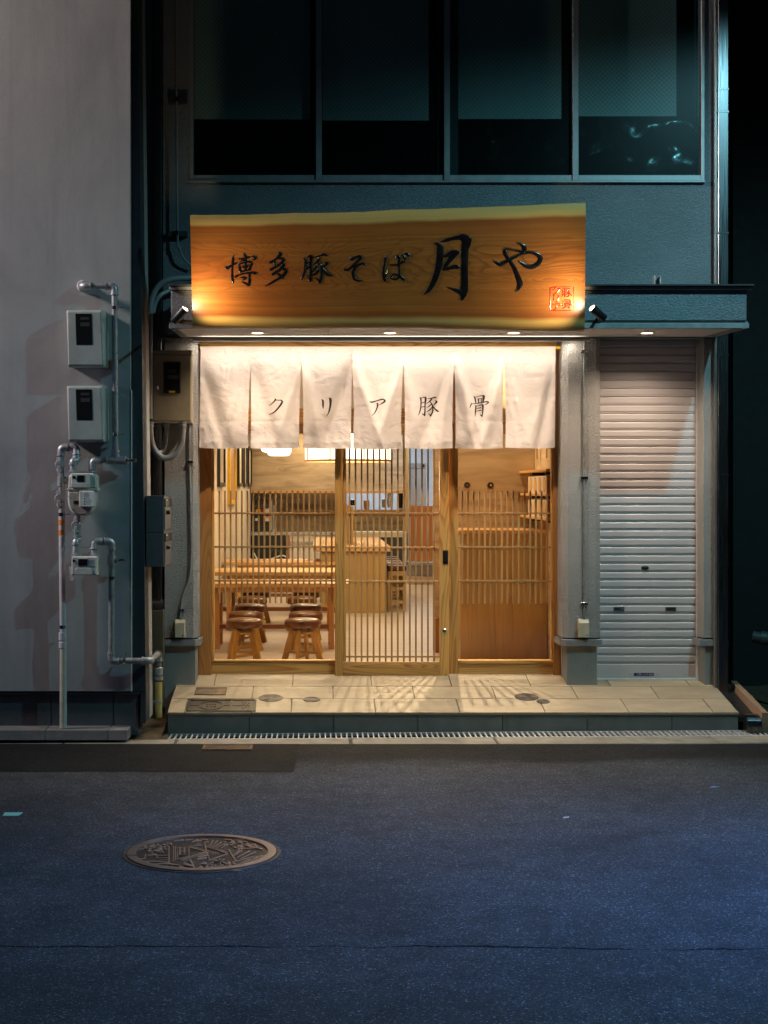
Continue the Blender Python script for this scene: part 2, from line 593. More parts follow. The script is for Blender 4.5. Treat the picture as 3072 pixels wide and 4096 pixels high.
HIN = (0.68, 0.39, 0.115)
W_v = wood('cedar_upright', HIN, (0.32, 0.125, 0.03), 'z', 9, contrast=0.8)
W_h = wood('cedar_rail', HIN, (0.32, 0.125, 0.03), 'x', 11, contrast=0.9)
W_jamb = wood('cedar_jamb', (0.50, 0.23, 0.065), (0.29, 0.10, 0.025), 'z', 7, contrast=0.7)
W_slat = wood('cedar_slat', (0.50, 0.30, 0.12), (0.32, 0.15, 0.05), 'z', 4, contrast=0.5)
W_tab = wood('table_pine', (0.62, 0.36, 0.14), (0.45, 0.21, 0.07), 'x', 8, contrast=0.6)
W_tabv = wood('table_leg_pine', (0.52, 0.27, 0.10), (0.36, 0.15, 0.05), 'z', 6, contrast=0.6)
W_count = wood('counter_wood', (0.40, 0.255, 0.095), (0.27, 0.155, 0.05), 'z', 5, contrast=0.5)
W_brown = wood('brown_door_wood', (0.36, 0.15, 0.05), (0.26, 0.09, 0.03), 'z', 4, contrast=0.4)
W_stool = wood('stool_wood', (0.52, 0.31, 0.065), (0.38, 0.19, 0.035), 'z', 6, contrast=0.6)

def mk_cloth():
    n = NT('noren_cloth')
    v = n.coords()
    f = n.noise(v, 260, 2)
    n.set((0.80, 0.71, 0.66), 0.75)
    n.b.inputs['Sheen Weight'].default_value = 0.25
    n.bump(n.math('ADD', n.math('MULTIPLY', n.noise(n.coords((7, 7, 9)), 1.0, 6, 0.62, 1.2), 9.0), f), 0.42, 0.004)
    tl = n.n('ShaderNodeBsdfTranslucent'); tl.inputs[0].default_value = (0.75, 0.62, 0.5, 1)
    mx = n.n('ShaderNodeMixShader'); mx.inputs[0].default_value = 0.16
    n.l(n.b.outputs[0], mx.inputs[1]); n.l(tl.outputs[0], mx.inputs[2]); n.l(mx.outputs[0], n.out.inputs['Surface'])
    return n.m
M_cloth = mk_cloth()

def mk_asphalt(name, base, tint, old=False):
    n = NT(name)
    v = n.coords()
    vo = n.n('ShaderNodeTexVoronoi'); vo.inputs['Scale'].default_value = 165; n.l(v, vo.inputs['Vector'])
    vo2 = n.n('ShaderNodeTexVoronoi'); vo2.inputs['Scale'].default_value = 400; n.l(v, vo2.inputs['Vector'])
    sp = n.n('ShaderNodeSeparateColor'); n.l(vo.outputs['Color'], sp.inputs[0])
    sp2 = n.n('ShaderNodeSeparateColor'); n.l(vo2.outputs['Color'], sp2.inputs[0])
    stone = n.ramp(sp.outputs[0], [(0.0, base * 0.6), (0.6, base), (0.93, base * 1.35), (0.985, base * 3.6)])
    stone2 = n.ramp(sp2.outputs[1], [(0.0, 0.55), (0.7, 1.0), (0.95, 1.4), (1.0, 2.4)])
    big = n.noise(v, 0.9, 5, 0.65)
    mid = n.noise(v, 6.0, 4, 0.65)
    col = n.mix(1.0, stone, stone2, 'MULTIPLY')
    col = n.mix(1.0, col, n.ramp(big, [(0.3, 0.72), (0.7, 1.25)]), 'MULTIPLY')
    col = n.mix(1.0, col, n.ramp(mid, [(0.3, 0.75), (0.7, 1.2)]), 'MULTIPLY')
    col = n.mix(1.0, col, tint, 'MULTIPLY')
    if old:      # a band of old tar-black asphalt runs along the kerb with a ragged edge; smaller stains elsewhere
        sp3 = n.n('ShaderNodeSeparateXYZ'); n.l(v, sp3.inputs[0])
        wv = n.math('ADD', n.math('MULTIPLY', n.noise(n.coords((1.1, 3.0, 1)), 1.0, 6, 0.7), 0.9), sp3.outputs[1])
        band = n.ramp(n.math('MULTIPLY', n.math('SUBTRACT', wv, 8.0), 0.4), [(0.64, 0.0), (0.76, 0.9)])
        col = n.mix(band, col, n.mix(1.0, col, (0.24, 0.235, 0.235), 'MULTIPLY'))
        st = n.ramp(n.noise(n.coords((0.6, 1.0, 1)), 2.1, 5, 0.7), [(0.60, 0.0), (0.72, 0.45)])
        col = n.mix(st, col, n.mix(1.0, col, (0.55, 0.55, 0.58), 'MULTIPLY'))
    n.set(col, n.ramp(sp2.outputs[0], [(0.0, 0.60), (1.0, 0.95)]), spec=0.12)
    hgt = n.math('ADD', n.math('MULTIPLY', vo.outputs['Distance'], -1.0), n.math('MULTIPLY', n.noise(v, 160, 3), 0.8))
    n.bump(hgt, 0.45, 0.004)
    return n.m
M_asph = mk_asphalt('asphalt', 0.052, (1.0, 1.0, 1.04), True)
M_patch = mk_asphalt('asphalt_patch', 0.012, (1.0, 1.0, 1.0))
M_strip = mk_asphalt('worn_asphalt_edge', 0.012, (1.0, 1.0, 0.96))

def mk_tile(name, a, b):
    n = NT(name)
    v = n.coords((1.0, 4.0, 1.0), rand=True)
    f = n.noise(v, 3.0, 8, 0.62, 1.2)
    g = n.noise(n.coords((1, 1, 1), rand=True), 90, 3)
    oi = n.n('ShaderNodeObjectInfo')
    col = n.ramp(f, [(0.28, a), (0.72, b)])
    col = n.mix(n.math('MULTIPLY', g, 0.2), col, a)
    col = n.mix(1.0, col, n.math('ADD', n.math('MULTIPLY', oi.outputs['Random'], 0.14), 0.9), 'MULTIPLY')
    dirt = n.ramp(n.noise(n.coords((1.3, 2.2, 1), rand=True), 2.4, 7, 0.7), [(0.48, 0.0), (0.72, 0.45)])
    col = n.mix(dirt, col, n.mix(1.0, col, (0.62, 0.58, 0.54), 'MULTIPLY'))
    n.set(col, n.ramp(f, [(0.3, 0.45), (0.7, 0.62)]))
    n.bump(f, 0.12, 0.004)
    return n.m
M_tile = mk_tile('porch_tile', (0.31, 0.235, 0.155), (0.46, 0.37, 0.26))
M_riser = mk_tile('riser_tile', (0.13, 0.135, 0.12), (0.22, 0.22, 0.19))
M_grout = plain('grout', (0.13, 0.105, 0.08), 0.85, bump=0.3)
M_conc = plain('kerb_concrete', (0.23, 0.20, 0.155), 0.85, var=0.3, scale=8, bump=0.5)
M_soil = plain('damp_soil', (0.075, 0.05, 0.025), 0.9, var=0.5, scale=20, bump=0.8)

def mk_streak(name, a, b, c, sx, sy, sz, fine=120):
    n = NT(name)
    f = n.noise(n.coords((sx, sy, sz)), 1.0, 7, 0.6, 0.8)
    g = n.noise(n.coords(), fine, 3)
    col = n.ramp(f, [(0.30, a), (0.5, b), (0.72, c)])
    col = n.mix(n.math('MULTIPLY', g, 0.25), col, a)
    n.set(col, 0.75)
    n.bump(g, 0.2, 0.003)
    return n.m
M_plast = mk_streak('streaked_plaster', (0.27, 0.195, 0.125), (0.47, 0.36, 0.245), (0.58, 0.46, 0.33), 1.6, 1.6, 10.0, 75)
M_marble = mk_streak('pale_veined_wall', (0.42, 0.34, 0.26), (0.60, 0.52, 0.42), (0.68, 0.60, 0.50), 5.0, 1.2, 2.0)
M_floorv = mk_streak('vinyl_floor', (0.42, 0.35, 0.315), (0.52, 0.44, 0.395), (0.58, 0.50, 0.45), 0.8, 7.0, 1.0, 60)
M_floorv.node_tree.nodes['Principled BSDF'].inputs['Roughness'].default_value = 0.32

def mk_brushed(name, color=(0.17, 0.17, 0.175), rough=0.26):
    n = NT(name)
    f = n.noise(n.coords((300, 300, 3)), 1.0, 2)
    n.set(color, n.ramp(f, [(0.3, rough - 0.06), (0.7, rough + 0.1)]), 1.0)
    n.bump(f, 0.06, 0.001)
    return n.m
M_brush = mk_brushed('brushed_steel')
M_shut = plain('shutter_paint', (0.58, 0.525, 0.525), 0.52, 0.0, var=0.015, scale=3)

def mk_sign():
    """uv: u metres along the board, v from the bottom edge 0 to the top edge 1"""
    n = NT('sign_board_wood')
    tc = n.n('ShaderNodeTexCoord')
    def mp(sx, sy, off=0.0):
        m = n.n('ShaderNodeMapping'); m.inputs['Scale'].default_value = (sx, sy, 1); m.inputs['Location'].default_value = (off, off * 0.7, 0)
        n.l(tc.outputs['UV'], m.inputs['Vector'])
        return m.outputs[0]
    base = n.noise(mp(0.7, 2.6, 3.1), 1.0, 3, 0.45, 0.7)
    fr = n.math('FRACT', n.math('MULTIPLY', base, 34.0))
    lines = n.ramp(fr, [(0.0, 0.0), (0.5, 0.12), (0.88, 1.0), (1.0, 0.0)])
    sepuv = n.n('ShaderNodeSeparateXYZ'); n.l(tc.outputs['UV'], sepuv.inputs[0])
    v = sepuv.outputs[1]
    mid = n.ramp(v, [(0.22, 0.12), (0.42, 1.0), (0.66, 1.0), (0.82, 0.12)])
    fine = n.noise(mp(0.5, 75.0), 1.0, 3, 0.7)
    fine2 = n.ramp(fine, [(0.40, 0.0), (0.62, 1.0)])
    tone = n.noise(mp(0.9, 2.2, 9.0), 1.0, 3)
    heart = n.ramp(tone, [(0.3, (0.31, 0.092, 0.014)), (0.5, (0.37, 0.128, 0.022)), (0.7, (0.28, 0.064, 0.009))])
    heart = n.mix(n.math('MULTIPLY', n.math('MULTIPLY', lines, mid), 0.85), heart, (0.15, 0.045, 0.010))
    heart = n.mix(n.math('MULTIPLY', fine2, 0.6), heart, (0.21, 0.075, 0.016))
    mids = n.ramp(n.noise(mp(0.35, 26.0, 4.0), 1.0, 3, 0.6), [(0.42, 0.0), (0.60, 1.0)])
    heart = n.mix(n.math('MULTIPLY', mids, 0.5), heart, (0.19, 0.060, 0.012))
    # knots
    vo = n.n('ShaderNodeTexVoronoi'); vo.inputs['Scale'].default_value = 1.0; n.l(mp(1.9, 4.2, 5.5), vo.inputs['Vector'])
    kn = n.ramp(vo.outputs['Distance'], [(0.02, 1.0), (0.09, 0.0)])
    heart = n.mix(n.math('MULTIPLY', kn, 0.7), heart, (0.10, 0.03, 0.01))
    sap = n.mix(n.math('MULTIPLY', fine2, 0.3), (0.52, 0.33, 0.10), (0.36, 0.22, 0.06))
    wob = n.math('MULTIPLY', n.math('SUBTRACT', n.noise(mp(1.2, 0.4), 1.0, 3), 0.5), 0.055)
    vv = n.math('ADD', v, wob)
    edge = n.ramp(vv, [(0.055, 1.0), (0.092, 0.0), (0.890, 0.0), (0.922, 1.0)])
    band = n.ramp(vv, [(0.088, 1.0), (0.16, 0.0), (0.80, 0.0), (0.905, 1.0)])
    col = n.mix(n.math('MULTIPLY', band, 0.7), heart, (0.22, 0.06, 0.012))
    col = n.mix(edge, col, sap)
    n.set(col, n.ramp(fine, [(0.3, 0.27), (0.7, 0.42)]))
    n.b.inputs['Coat Weight'].default_value = 0.25
    n.b.inputs['Coat Roughness'].default_value = 0.22
    n.bump(n.math('ADD', n.math('MULTIPLY', fine, 0.6), n.math('MULTIPLY', lines, -0.25)), 0.12, 0.003)
    return n.m
M_sign = mk_sign()
E_lens = emit('lamp_lens', (1.0, 0.80, 0.52), 9.0)
E_spot = emit('spot_lens', (1.0, 0.90, 0.72), 10.0)
E_led = emit('led_strip', (1.0, 0.86, 0.66), 12.0)
E_shade = emit('paper_shade', (1.0, 0.84, 0.58), 3.2)
E_shade2 = emit('milk_glass_shade', (1.0, 0.92, 0.78), 4.0)

exec_parts = []
# ================================================================== THE GROUND
def sheet(name, x0, x1, y0, y1, z, mat, **kw):
    mb = MB(); mb.add([(x0, y0, z), (x1, y0, z), (x1, y1, z), (x0, y1, z)], [(0, 1, 2, 3)])
    return obj(name, mb, mat, **kw)
sheet('ground', -60, 60, -40, 90, -0.09, M_soil, kind='structure')
yk = GY(2976)           # road side of the kerb strip
# road with a ragged crack along its near half: a narrow trench between two sheets
def crack_y(x, side):
    a = mnoise.noise(Vector((x * 1.3, 3.7, 0))) * 0.045 + mnoise.noise(Vector((x * 7.0, 1.2, 0))) * 0.022 + mnoise.noise(Vector((x * 26.0, 5.2, 0))) * 0.008
    wdt = max(0.0006, 0.0055 + 0.013 * mnoise.noise(Vector((x * 3.7, 8.8, 0))))
    return 5.525 - 0.004 * x + a + side * wdt
mb = MB()
N = 300
xs = [-3.2 + 6.4 * i / N for i in range(N + 1)]
top = [(x, crack_y(x, 1), 0.0) for x in xs]; bot = [(x, crack_y(x, -1), 0.0) for x in xs]
def strip(a, b): 
    k = len(a); mb.add(a + b, [(i, i + 1, k + i + 1, k + i) for i in range(k - 1)])
far = [(x, 7.6, 0) for x in xs]
strip([(x, 4.0, 0) for x in xs], bot)
strip(top, [(x, 7.0 if False else 6.0, 0) for x in xs])
strip(bot, [(x, crack_y(x, 0), -0.02) for x in xs]); strip([(x, crack_y(x, 0), -0.02) for x in xs], top)
ye = yk
mb.add([(-30, -20, 0), (30, -20, 0), (30, 4.0, 0), (-30, 4.0, 0)], [(0, 1, 2, 3)])
mb.add([(-30, 4.0, 0), (-3.2, 4.0, 0), (-3.2, 6.0, 0), (-30, 6.0, 0)], [(0, 1, 2, 3)])
mb.add([(3.2, 4.0, 0), (30, 4.0, 0), (30, 6.0, 0), (3.2, 6.0, 0)], [(0, 1, 2, 3)])
mb.add([(-30, 6.0, 0), (30, 6.0, 0), (30, ye, 0), (-30, ye, 0)], [(0, 1, 2, 3)])
road = obj('road', mb, M_asph, kind='structure', org=(0, 0, 0))
# a square patch of newer, darker asphalt
mb = MB()
x0, x1 = -4.0, PX(1176, GY(3088)) ; yb = GY(3088); yt = ye - 0.006
n_ = 120
front = [(x0 + (x1 - x0) * i / n_, yb + 0.020 * mnoise.noise(Vector((i * 0.23, 0, 5))) + 0.008 * mnoise.noise(Vector((i * 1.1, 0, 9))), 0.0022) for i in range(n_ + 1)]
back = [(x0 + (x1 + 0.02 - x0) * i / n_, yt, 0.0022) for i in range(n_ + 1)]
mb.add(front + back, [(i, i + 1, n_ + 2 + i, n_ + 1 + i) for i in range(n_)])
obj('road_patch', mb, M_patch, kind='structure', org=(0, 0, 0))

# kerb strip of concrete pieces between the road and the drain
kb = sub('kerb', None) if False else thing('kerb', (0, yk, 0), kind='structure')
def tilt_z(x): return -0.0110 + 0.0062 * x
def tilted(mb):
    for v in mb.V: v.z += tilt_z(v.x)
    return mb
kx = [-3.4, PX(238, yk), PX(690, yk), PX(1405, yk), PX(1998, yk), PX(2880, yk), 4.6]
for i in range(len(kx) - 1):
    g = 0.012 if i in (2, 3) else 0.004
    m = tilted(MB().box(kx[i] + g, kx[i + 1] - g, yk, yk + 0.272, -0.02, 0.001 + 0.001 * (i % 3), 0.006))
    obj('kerb_block', m, M_conc, kb)
m = tilted(MB().box(-3.4, 4.6, yk + 0.005, yk + 0.265, -0.025, -0.006, 0))
obj('kerb_bed', m, M_soil, kb)

# porch: a sloping step with stone tiles
YF, YB = 10.48, 11.42
XL, XR = PX(670, YF), PX(2954, YF)
porch = thing('porch', (0.8, YF, 0), kind='structure')
def slope_block(mb, x0, x1, y0, y1, d0, d1, c=0.0):
    """block whose top and bottom follow the porch slope at offsets d1 and d0"""
    return mb.hexa([(x0, y0, porch_z(y0) + d0), (x1, y0, porch_z(y0) + d0), (x1, y1, porch_z(y1) + d0), (x0, y1, porch_z(y1) + d0),
                    (x0, y0, porch_z(y0) + d1), (x1, y0, porch_z(y0) + d1), (x1, y1, porch_z(y1) + d1), (x0, y1, porch_z(y1) + d1)])
m = MB()
m.hexa([(XL + .004, YF + .012, -0.05), (XR - .004, YF + .012, -0.05), (XR - .004, YB, -0.05), (XL + .004, YB, -0.05),
        (XL + .004, YF + .012, porch_z(YF) - .004), (XR - .004, YF + .012, porch_z(YF) - .004), (XR - .004, YB, porch_z(YB) - .004), (XL + .004, YB, porch_z(YB) - .004)])
obj('porch_bed', m, M_grout, porch)
rows = [(10.475, 10.78, [670, 745, None, 1010, 1166, 1499, 1831, 2168, 2499, 2831, 2954]),
        (10.78, 11.08, [688, 1011, 1332, 1654, 1975, 2298, 2619, 2905]),
        (11.08, 11.41, [700, 861, 1172, 1484, 1799, 2111, 2425, 2740, 2870])]
jt = 0.0035
for r, (y0, y1, js) in enumerate(rows):
    ym = (y0 + y1) / 2
    segs = []
    prev = js[0]
    xs_ = [PX(j, ym) for j in js if j is not None]
    xs_[0] = XL - 0.002; xs_[-1] = XR + 0.002
    for i in range(len(xs_) - 1):
        m = MB()
        if r == 0 and i == 1:
            # around the large iron cover: a narrow rim strip in front
            slope_block(m, xs_[i] + jt, xs_[i + 1] - jt, y0 - 0.004, y0 + 0.030, -0.012, 0.004)
        else:
            slope_block(m, xs_[i] + jt, xs_[i + 1] - jt, y0 + (jt if r else -0.004), y1 - jt, -0.012, 0.004)
        obj('tile', m, M_tile, porch)
rj = [PX(p, YF) for p in (670, 997, 1335, 1672, 2010, 2349, 2688, 2954)]
for i in range(len(rj) - 1):
    m = MB().box(rj[i] + 0.003, rj[i + 1] - 0.003, YF, YF + 0.016, -0.03, porch_z(YF) - 0.012, 0.001)
    obj('riser_tile', m, M_riser, porch)
m = MB().box(XL, XR, YF - 0.001, YF + 0.010, porch_z(YF) - 0.0105, porch_z(YF) - 0.0065, 0)
obj('edge_strip', m, M_blackm, porch)

# grated drain along the step
dy0, dy1 = yk + 0.28, 10.472
gx0, gx1 = PX(668, dy0), 3.9
dr = thing('drain_grating', (1.2, (dy0 + dy1) / 2, 0), 'galvanised grating over the long drain at the foot of the tiled step', 'drain grating')
M_galv = plain('dull_galvanised', (0.46, 0.46, 0.45), 0.45, 0.25, var=0.2, scale=40)
def span(y0, y1, z0, z1): return tilted(MB().box(gx0, gx1, y0, y1, z0, z1, 0.0015))
obj('front_rail', span(dy0, dy0 + 0.014, -0.020, 0.003), M_galv, dr)
obj('rear_rail', span(dy1 - 0.014, dy1, -0.020, 0.003), M_galv, dr)
m = MB()
nb = 132
for i in range(nb):
    x = gx0 + 0.01 + (gx1 - gx0 - 0.02) * i / (nb - 1)
    m.box(x - 0.0045, x + 0.0045, dy0 + 0.0145, dy1 - 0.0145, -0.012, 0.002, 0)
obj('cross_bars', tilted(m), M_galv, dr, kind='stuff')
obj('centre_bar', span(dy0 + 0.10, dy0 + 0.108, -0.022, -0.0125), M_galv, dr)
obj('channel', span(dy0 + 0.0145, dy1 - 0.0145, -0.055, -0.045), M_black, dr)

# raised tiled ledge under the neighbouring house
lz = PZ(2920, GY(2961)); ly0 = GY(2961); ly1 = 10.34
led = thing('ledge', (-2.0, ly0, 0), kind='structure')
lj = [-3.3, PX(180, ly0), PX(432, ly0), PX(512, ly0)]
for i in range(3):
    m = MB().box(lj[i] + 0.002, lj[i + 1] - 0.002, ly0, ly1, 0.0, lz, 0.003)
    obj('kerb_stone', m, plain('ledge_stone', (0.21, 0.185, 0.165), 0.7, bump=0.2, var=0.2), led)
# soil slot between the two buildings, and the soil strip beyond the shop
m = MB().grid(lambda u, v: (-1.315 + 0.28 * u, 10.26 + 1.8 * v, -0.030 + 0.11 * v + 0.015 * mnoise.noise(Vector((u * 5, v * 12, 2)))), 10, 30)
obj('soil_slot', m, M_soil, kind='structure', org=(0, 0, 0))
m = MB().grid(lambda u, v: (3.16 + 2.6 * u, 10.45 + 3.0 * v, 0.01 + 0.05 * v + 0.03 * mnoise.noise(Vector((u * 14, v * 9, 7)))), 50, 40)
obj('soil_strip', m, M_soil, kind='structure', org=(0, 0, 0))
m = MB()
for i in range(420):
    x = 3.22 + 1.3 * random.random(); y = 10.46 + 0.7 * random.random() ** 1.5; r = random.uniform(0.008, 0.022)
    T = Matrix.Translation((x, y, 0.02 + 0.05 * (y - 10.45) / 3 + r * 0.4)) @ Matrix.Rotation(random.random() * 6, 4, 'Z') @ Matrix.Rotation(random.random(), 4, 'X')
    m.box(-r, r, -r * .7, r * .7, -r * .5, r * .5, r * 0.3, T=T)
obj('gravel', m, plain('gravel_stones', (0.20, 0.14, 0.07), 0.9, var=0.5, scale=4), kind='stuff', org=(3.5, 10.5, 0))

# ================================================================== THE SHOP BUILDING
YP = 11.10                       # pillar and upper wall plane
YD = 11.38                       # door plane
shop = thing('shop_building', (0.9, YP, 0), 'narrow grey stuccoed building with a small lit wooden shopfront', 'building')
xl, xr = PX(653, YP), PX(2917, YP)
# upper wall, U shaped round the window band
wx0, wx1, wz = PX(757, YP), PX(2818, YP), PZ(727, YP)
zt = 6.4
m = MB().prism([(xl, 2.86), (PX(2850, YP), 2.86), (PX(2850, YP), zt), (wx1, zt), (wx1, wz), (wx0, wz), (wx0, zt), (xl, zt)], YP, YP + 0.25)
obj('upper_wall', m, M_stucco_up, shop)
m = MB().box(PX(2850, YP) + 0.001, PX(2917, YP), YP + 0.02, YP + 0.25, 0.2, zt, 0.004)
obj('corner_wall', m, M_stucco_up, shop)
# building side walls and roof over the room so that no light leaks
m = MB().box(xr - 0.10, xr - 0.002, YP + 0.26, 29.0, 0.0, 3.6, 0)
obj('side_wall', m, M_stucco_up, shop)

# window band: outer frame, mullions, sashes, panes
win = sub('window', shop)
def wbox(px0, px1, py0, py1, ya, yb, mat, nm, c=0.003):
    obj(nm, MB().box(PX(px0, YP), PX(px1, YP), YP + ya, YP + yb, PZ(py1, YP), PZ(py0, YP) if py0 is not None else zt, c), mat, win)
wbox(757, 2818, 724, 733, -0.03, 0.12, M_alu, 'sill')
wbox(757, 774, None, 723.5, -0.008, 0.10, M_alu, 'frame')
wbox(2805, 2818, None, 723.5, -0.008, 0.10, M_alu, 'frame')
for a in (1263, 1775, 2289):
    wbox(a, a + 24, None, 723.5, -0.02, 0.08, M_alu, 'mullion')
for a, b in ((774.5, 1262.5), (1287.5, 1774.5), (1799.5, 2288.5), (2313.5, 2804.5)):
    wbox(a, b, 700, 723.5, -0.004, 0.06, M_alu, 'sash_rail')
    wbox(a, b, None, 699.5, 0.020, 0.026, M_wglass, 'pane', 0)
# inner stiles seen through the glass
wbox(1752, 1774, None, 699.5, 0.030, 0.045, M_darktrim, 'sash_stile')
wbox(1800, 1835, None, 699.5, 0.030, 0.045, M_darktrim, 'sash_stile')
# blinds and black plastic sheeting behind the glass
M_blind = plain('blind_cloth', (0.55, 0.60, 0.58), 0.7, var=0.06, scale=3)
bl = [(774, 1240), (1290, 1715), (1830, 2245), (2313, 2705)]
for i, (a, b) in enumerate(bl):
    obj('blind', MB().box(PX(a, YP + .09), PX(b, YP + .09), YP + 0.085, YP + 0.088, PZ((478, 480, 475, 462)[i] + 10, YP + .09), zt, 0), M_blind, win)
M_sheet = plain('black_sheeting', (0.003, 0.003, 0.004), 0.16, var=0.1)
M_sheet.node_tree.nodes['Principled BSDF'].inputs['Specular IOR Level'].default_value = 0.12
def wrinkle(x, z, s):
    v = Vector((x * 2.2 + s, z * 2.2, s * 1.7))
    r = 0.0
    for k, am in ((1.0, 0.04), (2.3, 0.016), (5.1, 0.0035)):
        r += am * (1 - abs(mnoise.noise(v * k)) * 2.2)
    return r
for i, (a, b) in enumerate([(775, 1263), (1287, 1752), (1836, 2289), (2313, 2805)]):
    x0, x1 = PX(a, YP + .08), PX(b, YP + .08); z0, z1 = PZ(705, YP + .08), PZ((478, 482, 476, 465)[i], YP + .08)
    m = MB().grid(lambda u, v: (x0 + (x1 - x0) * u, YP + 0.080 - 0.5 * wrinkle(x0 + (x1 - x0) * u, z0 + (z1 - z0) * v, i * 3.3) * math.sin(math.pi * min(1, v * 1.02)) ** 0.5, z0 + (z1 - z0) * v), 60, 30)
    obj('plastic_sheet', m, M_sheet, win)
m = MB().box(wx0, wx1, YP + 0.30, YP + 0.36, wz - 0.1, zt, 0)
obj('dark_room', m, plain('dark_room_wall', (0.02, 0.022, 0.024), 0.9), win)

# pillars with capped bases
def pillar(pts, cap_pts, base_pts, z_base):
    p = sub('pillar', shop)
    zc0, zc1 = PZ(2583, YP - .02), PZ(2559, YP - .02)
    obj('shaft', MB().prism(pts, zc1 + 0.012, 2.875, plane='xy'), M_stucco, p)
    obj('shadow_joint', MB().prism([(x * 0.995 + 0.005 * sum(q[0] for q in pts) / len(pts), y + 0.006) for x, y in pts], zc1 - 0.002, zc1 + 0.016, plane='xy'), M_black, p)
    obj('cap', MB().prism(cap_pts, zc0, zc1, plane='xy', c=0.0), M_cap, p)
    obj('base', MB().prism(base_pts, z_base, zc0 - 0.001, plane='xy'), M_base, p)
Yb = YP - 0.03
def chamf(px0, px1, y, yb, ch, lc=True, rc=True):
    x0, x1 = PX(px0, y), PX(px1, y)
    q = [(x0, yb), (x0, y + ch if lc else y)]
    if lc: q.append((x0 + ch, y))
    if rc: q.append((x1 - ch, y))
    q += [(x1, y + ch if rc else y), (x1, yb)]
    return q
yb = YD + 0.06
pillar(chamf(659, 789, YP, yb, 0.03, False, True), chamf(652, 800, YP - .03, yb - 0.004, 0.035, False, True), chamf(659, 781, YP + .01, yb - 0.002, 0.004, False, False), 0.0)
pillar(chamf(2252, 2404, YP, yb, 0.04, True, True), chamf(2242, 2411, YP - .03, yb - 0.004, 0.035, True, True), chamf(2268, 2388, YP + .01, yb - 0.002, 0.004, False, False), 0.1)
q = [(PX(2783, YP + .15), yb), (PX(2783, YP + .15), YP + 0.14), (PX(2815, YP + .0), YP + .0), (PX(2866, YP), YP), (PX(2866, YP), yb)]
q2 = [(PX(2774, YP + .12), yb - .004), (PX(2774, YP + .12), YP + 0.12), (PX(2800, YP - .03), YP - .03), (PX(2914, YP - .03), YP - .03), (PX(2914, YP - .03), yb - .004)]
q3 = [(PX(2788, YP + .15), yb - .002), (PX(2788, YP + .15), YP + 0.145), (PX(2821, YP + .01), YP + .01), (PX(2850, YP + .01), YP + .01), (PX(2850, YP + .01), yb - .002)]
pillar(q, q2, q3, 0.1)

# canopy
can = sub('canopy', shop)
YC = 10.2
cx0, cx1 = PX(683, YC), PX(2990, YC)
zs0, zs1 = 2.836, 2.868
m = MB().box(cx0, cx1, YC + 0.02, YP - 0.002, 2.888, PZ(1160, YC), 0.004)
obj('fascia', m, M_stucco_up, can)
m = MB().box(PX(674, YC), PX(3012, YC), YC - 0.035, YP - 0.003, PZ(1146, YC), PZ(1139, YC), 0.002)
obj('flashing', m, M_darktrim, can)
m = MB().box(PX(678, YC), PX(3003, YC), YC - 0.012, YP - 0.004, PZ(1159, YC), PZ(1146.6, YC), 0.002)
obj('drip_edge', m, M_alu, can)
m = MB().box(PX(677, YC), PX(2997, YC), YC, YC + 0.035, 2.834, 2.869, 0.002)
obj('lip', m, M_alu, can)
# end strips and soffit panels
zend = 0.012
for a, b in ((PX(677, YC), PX(677, YC) + 0.05), (PX(2997, YC) - 0.08, PX(2997, YC))):
    m = MB().hexa([(a, YC + .0355, zs0), (b, YC + .0355, zs0), (b, YP - .005, zs1 - .004), (a, YP - .005, zs1 - .004), (a, YC + .0355, 2.886), (b, YC + .0355, 2.886), (b, YP - .005, 2.886), (a, YP - .005, 2.886)])
    obj('end_strip', m, M_alu, can)
sx = [PX(677, YC) + 0.052, PX(1315, 10.3), PX(1822, 10.3), PX(2313, 10.3), PX(2997, YC) - 0.082]
for i in range(4):
    a, b = sx[i] + 0.0015, sx[i + 1] - 0.0015
    m = MB().hexa([(a, YC + .0365, zs0 + .006), (b, YC + .0365, zs0 + .006), (b, YP - .006, zs1), (a, YP - .006, zs1), (a, YC + .0365, 2.885), (b, YC + .0365, 2.885), (b, YP - .006, 2.885), (a, YP - .006, 2.885)])
    obj('soffit_panel', m, M_soffit, can)
def soffit_z(y): return zs0 + .006 + (zs1 - zs0 - .006) * (y - YC - .0365) / (YP - YC - .0425)
# slotted steel channel standing on the canopy
m = MB().box(PX(2612, 10.6), PX(2617, 10.6), 10.55, 10.62, PZ(1139, YC) , PZ(1104, 10.6), 0.001)
m.box(PX(2634, 10.6), PX(2640, 10.6), 10.55, 10.62, PZ(1139, YC), PZ(1104, 10.6), 0.001)
m.box(PX(2617.5, 10.6), PX(2633.5, 10.6), 10.61, 10.62, PZ(1139, YC), PZ(1112, 10.6), 0.001)
obj('strut_channel', m, M_alu, can, kind='stuff')

# light bar under the soffit over the doorway
m = MB().box(PX(770, 11.0), PX(2357, 11.0), 10.95, 11.02, PZ(1366, 11.0), PZ(1350, 11.0), 0.004)
lb = thing('light_bar', (0.55, 10.98, 2.82), 'long dark aluminium bar hiding a bright strip light over the fabric curtain', 'light bar')
obj('housing', m, M_metalgrey, lb)
m = MB().box(PX(800, 11.0), PX(2330, 11.0), 11.022, 11.045, PZ(1360, 11.0), PZ(1357, 11.0), 0)
obj('led_strip', m, E_led, lb)
lamp('light_bar_light', 'AREA', (0.50, 11.05, 2.817), (0.50, 11.16, 2.0), 9, (1.0, 0.86, 0.71), shape='RECTANGLE', size=2.85, size_y=0.03)

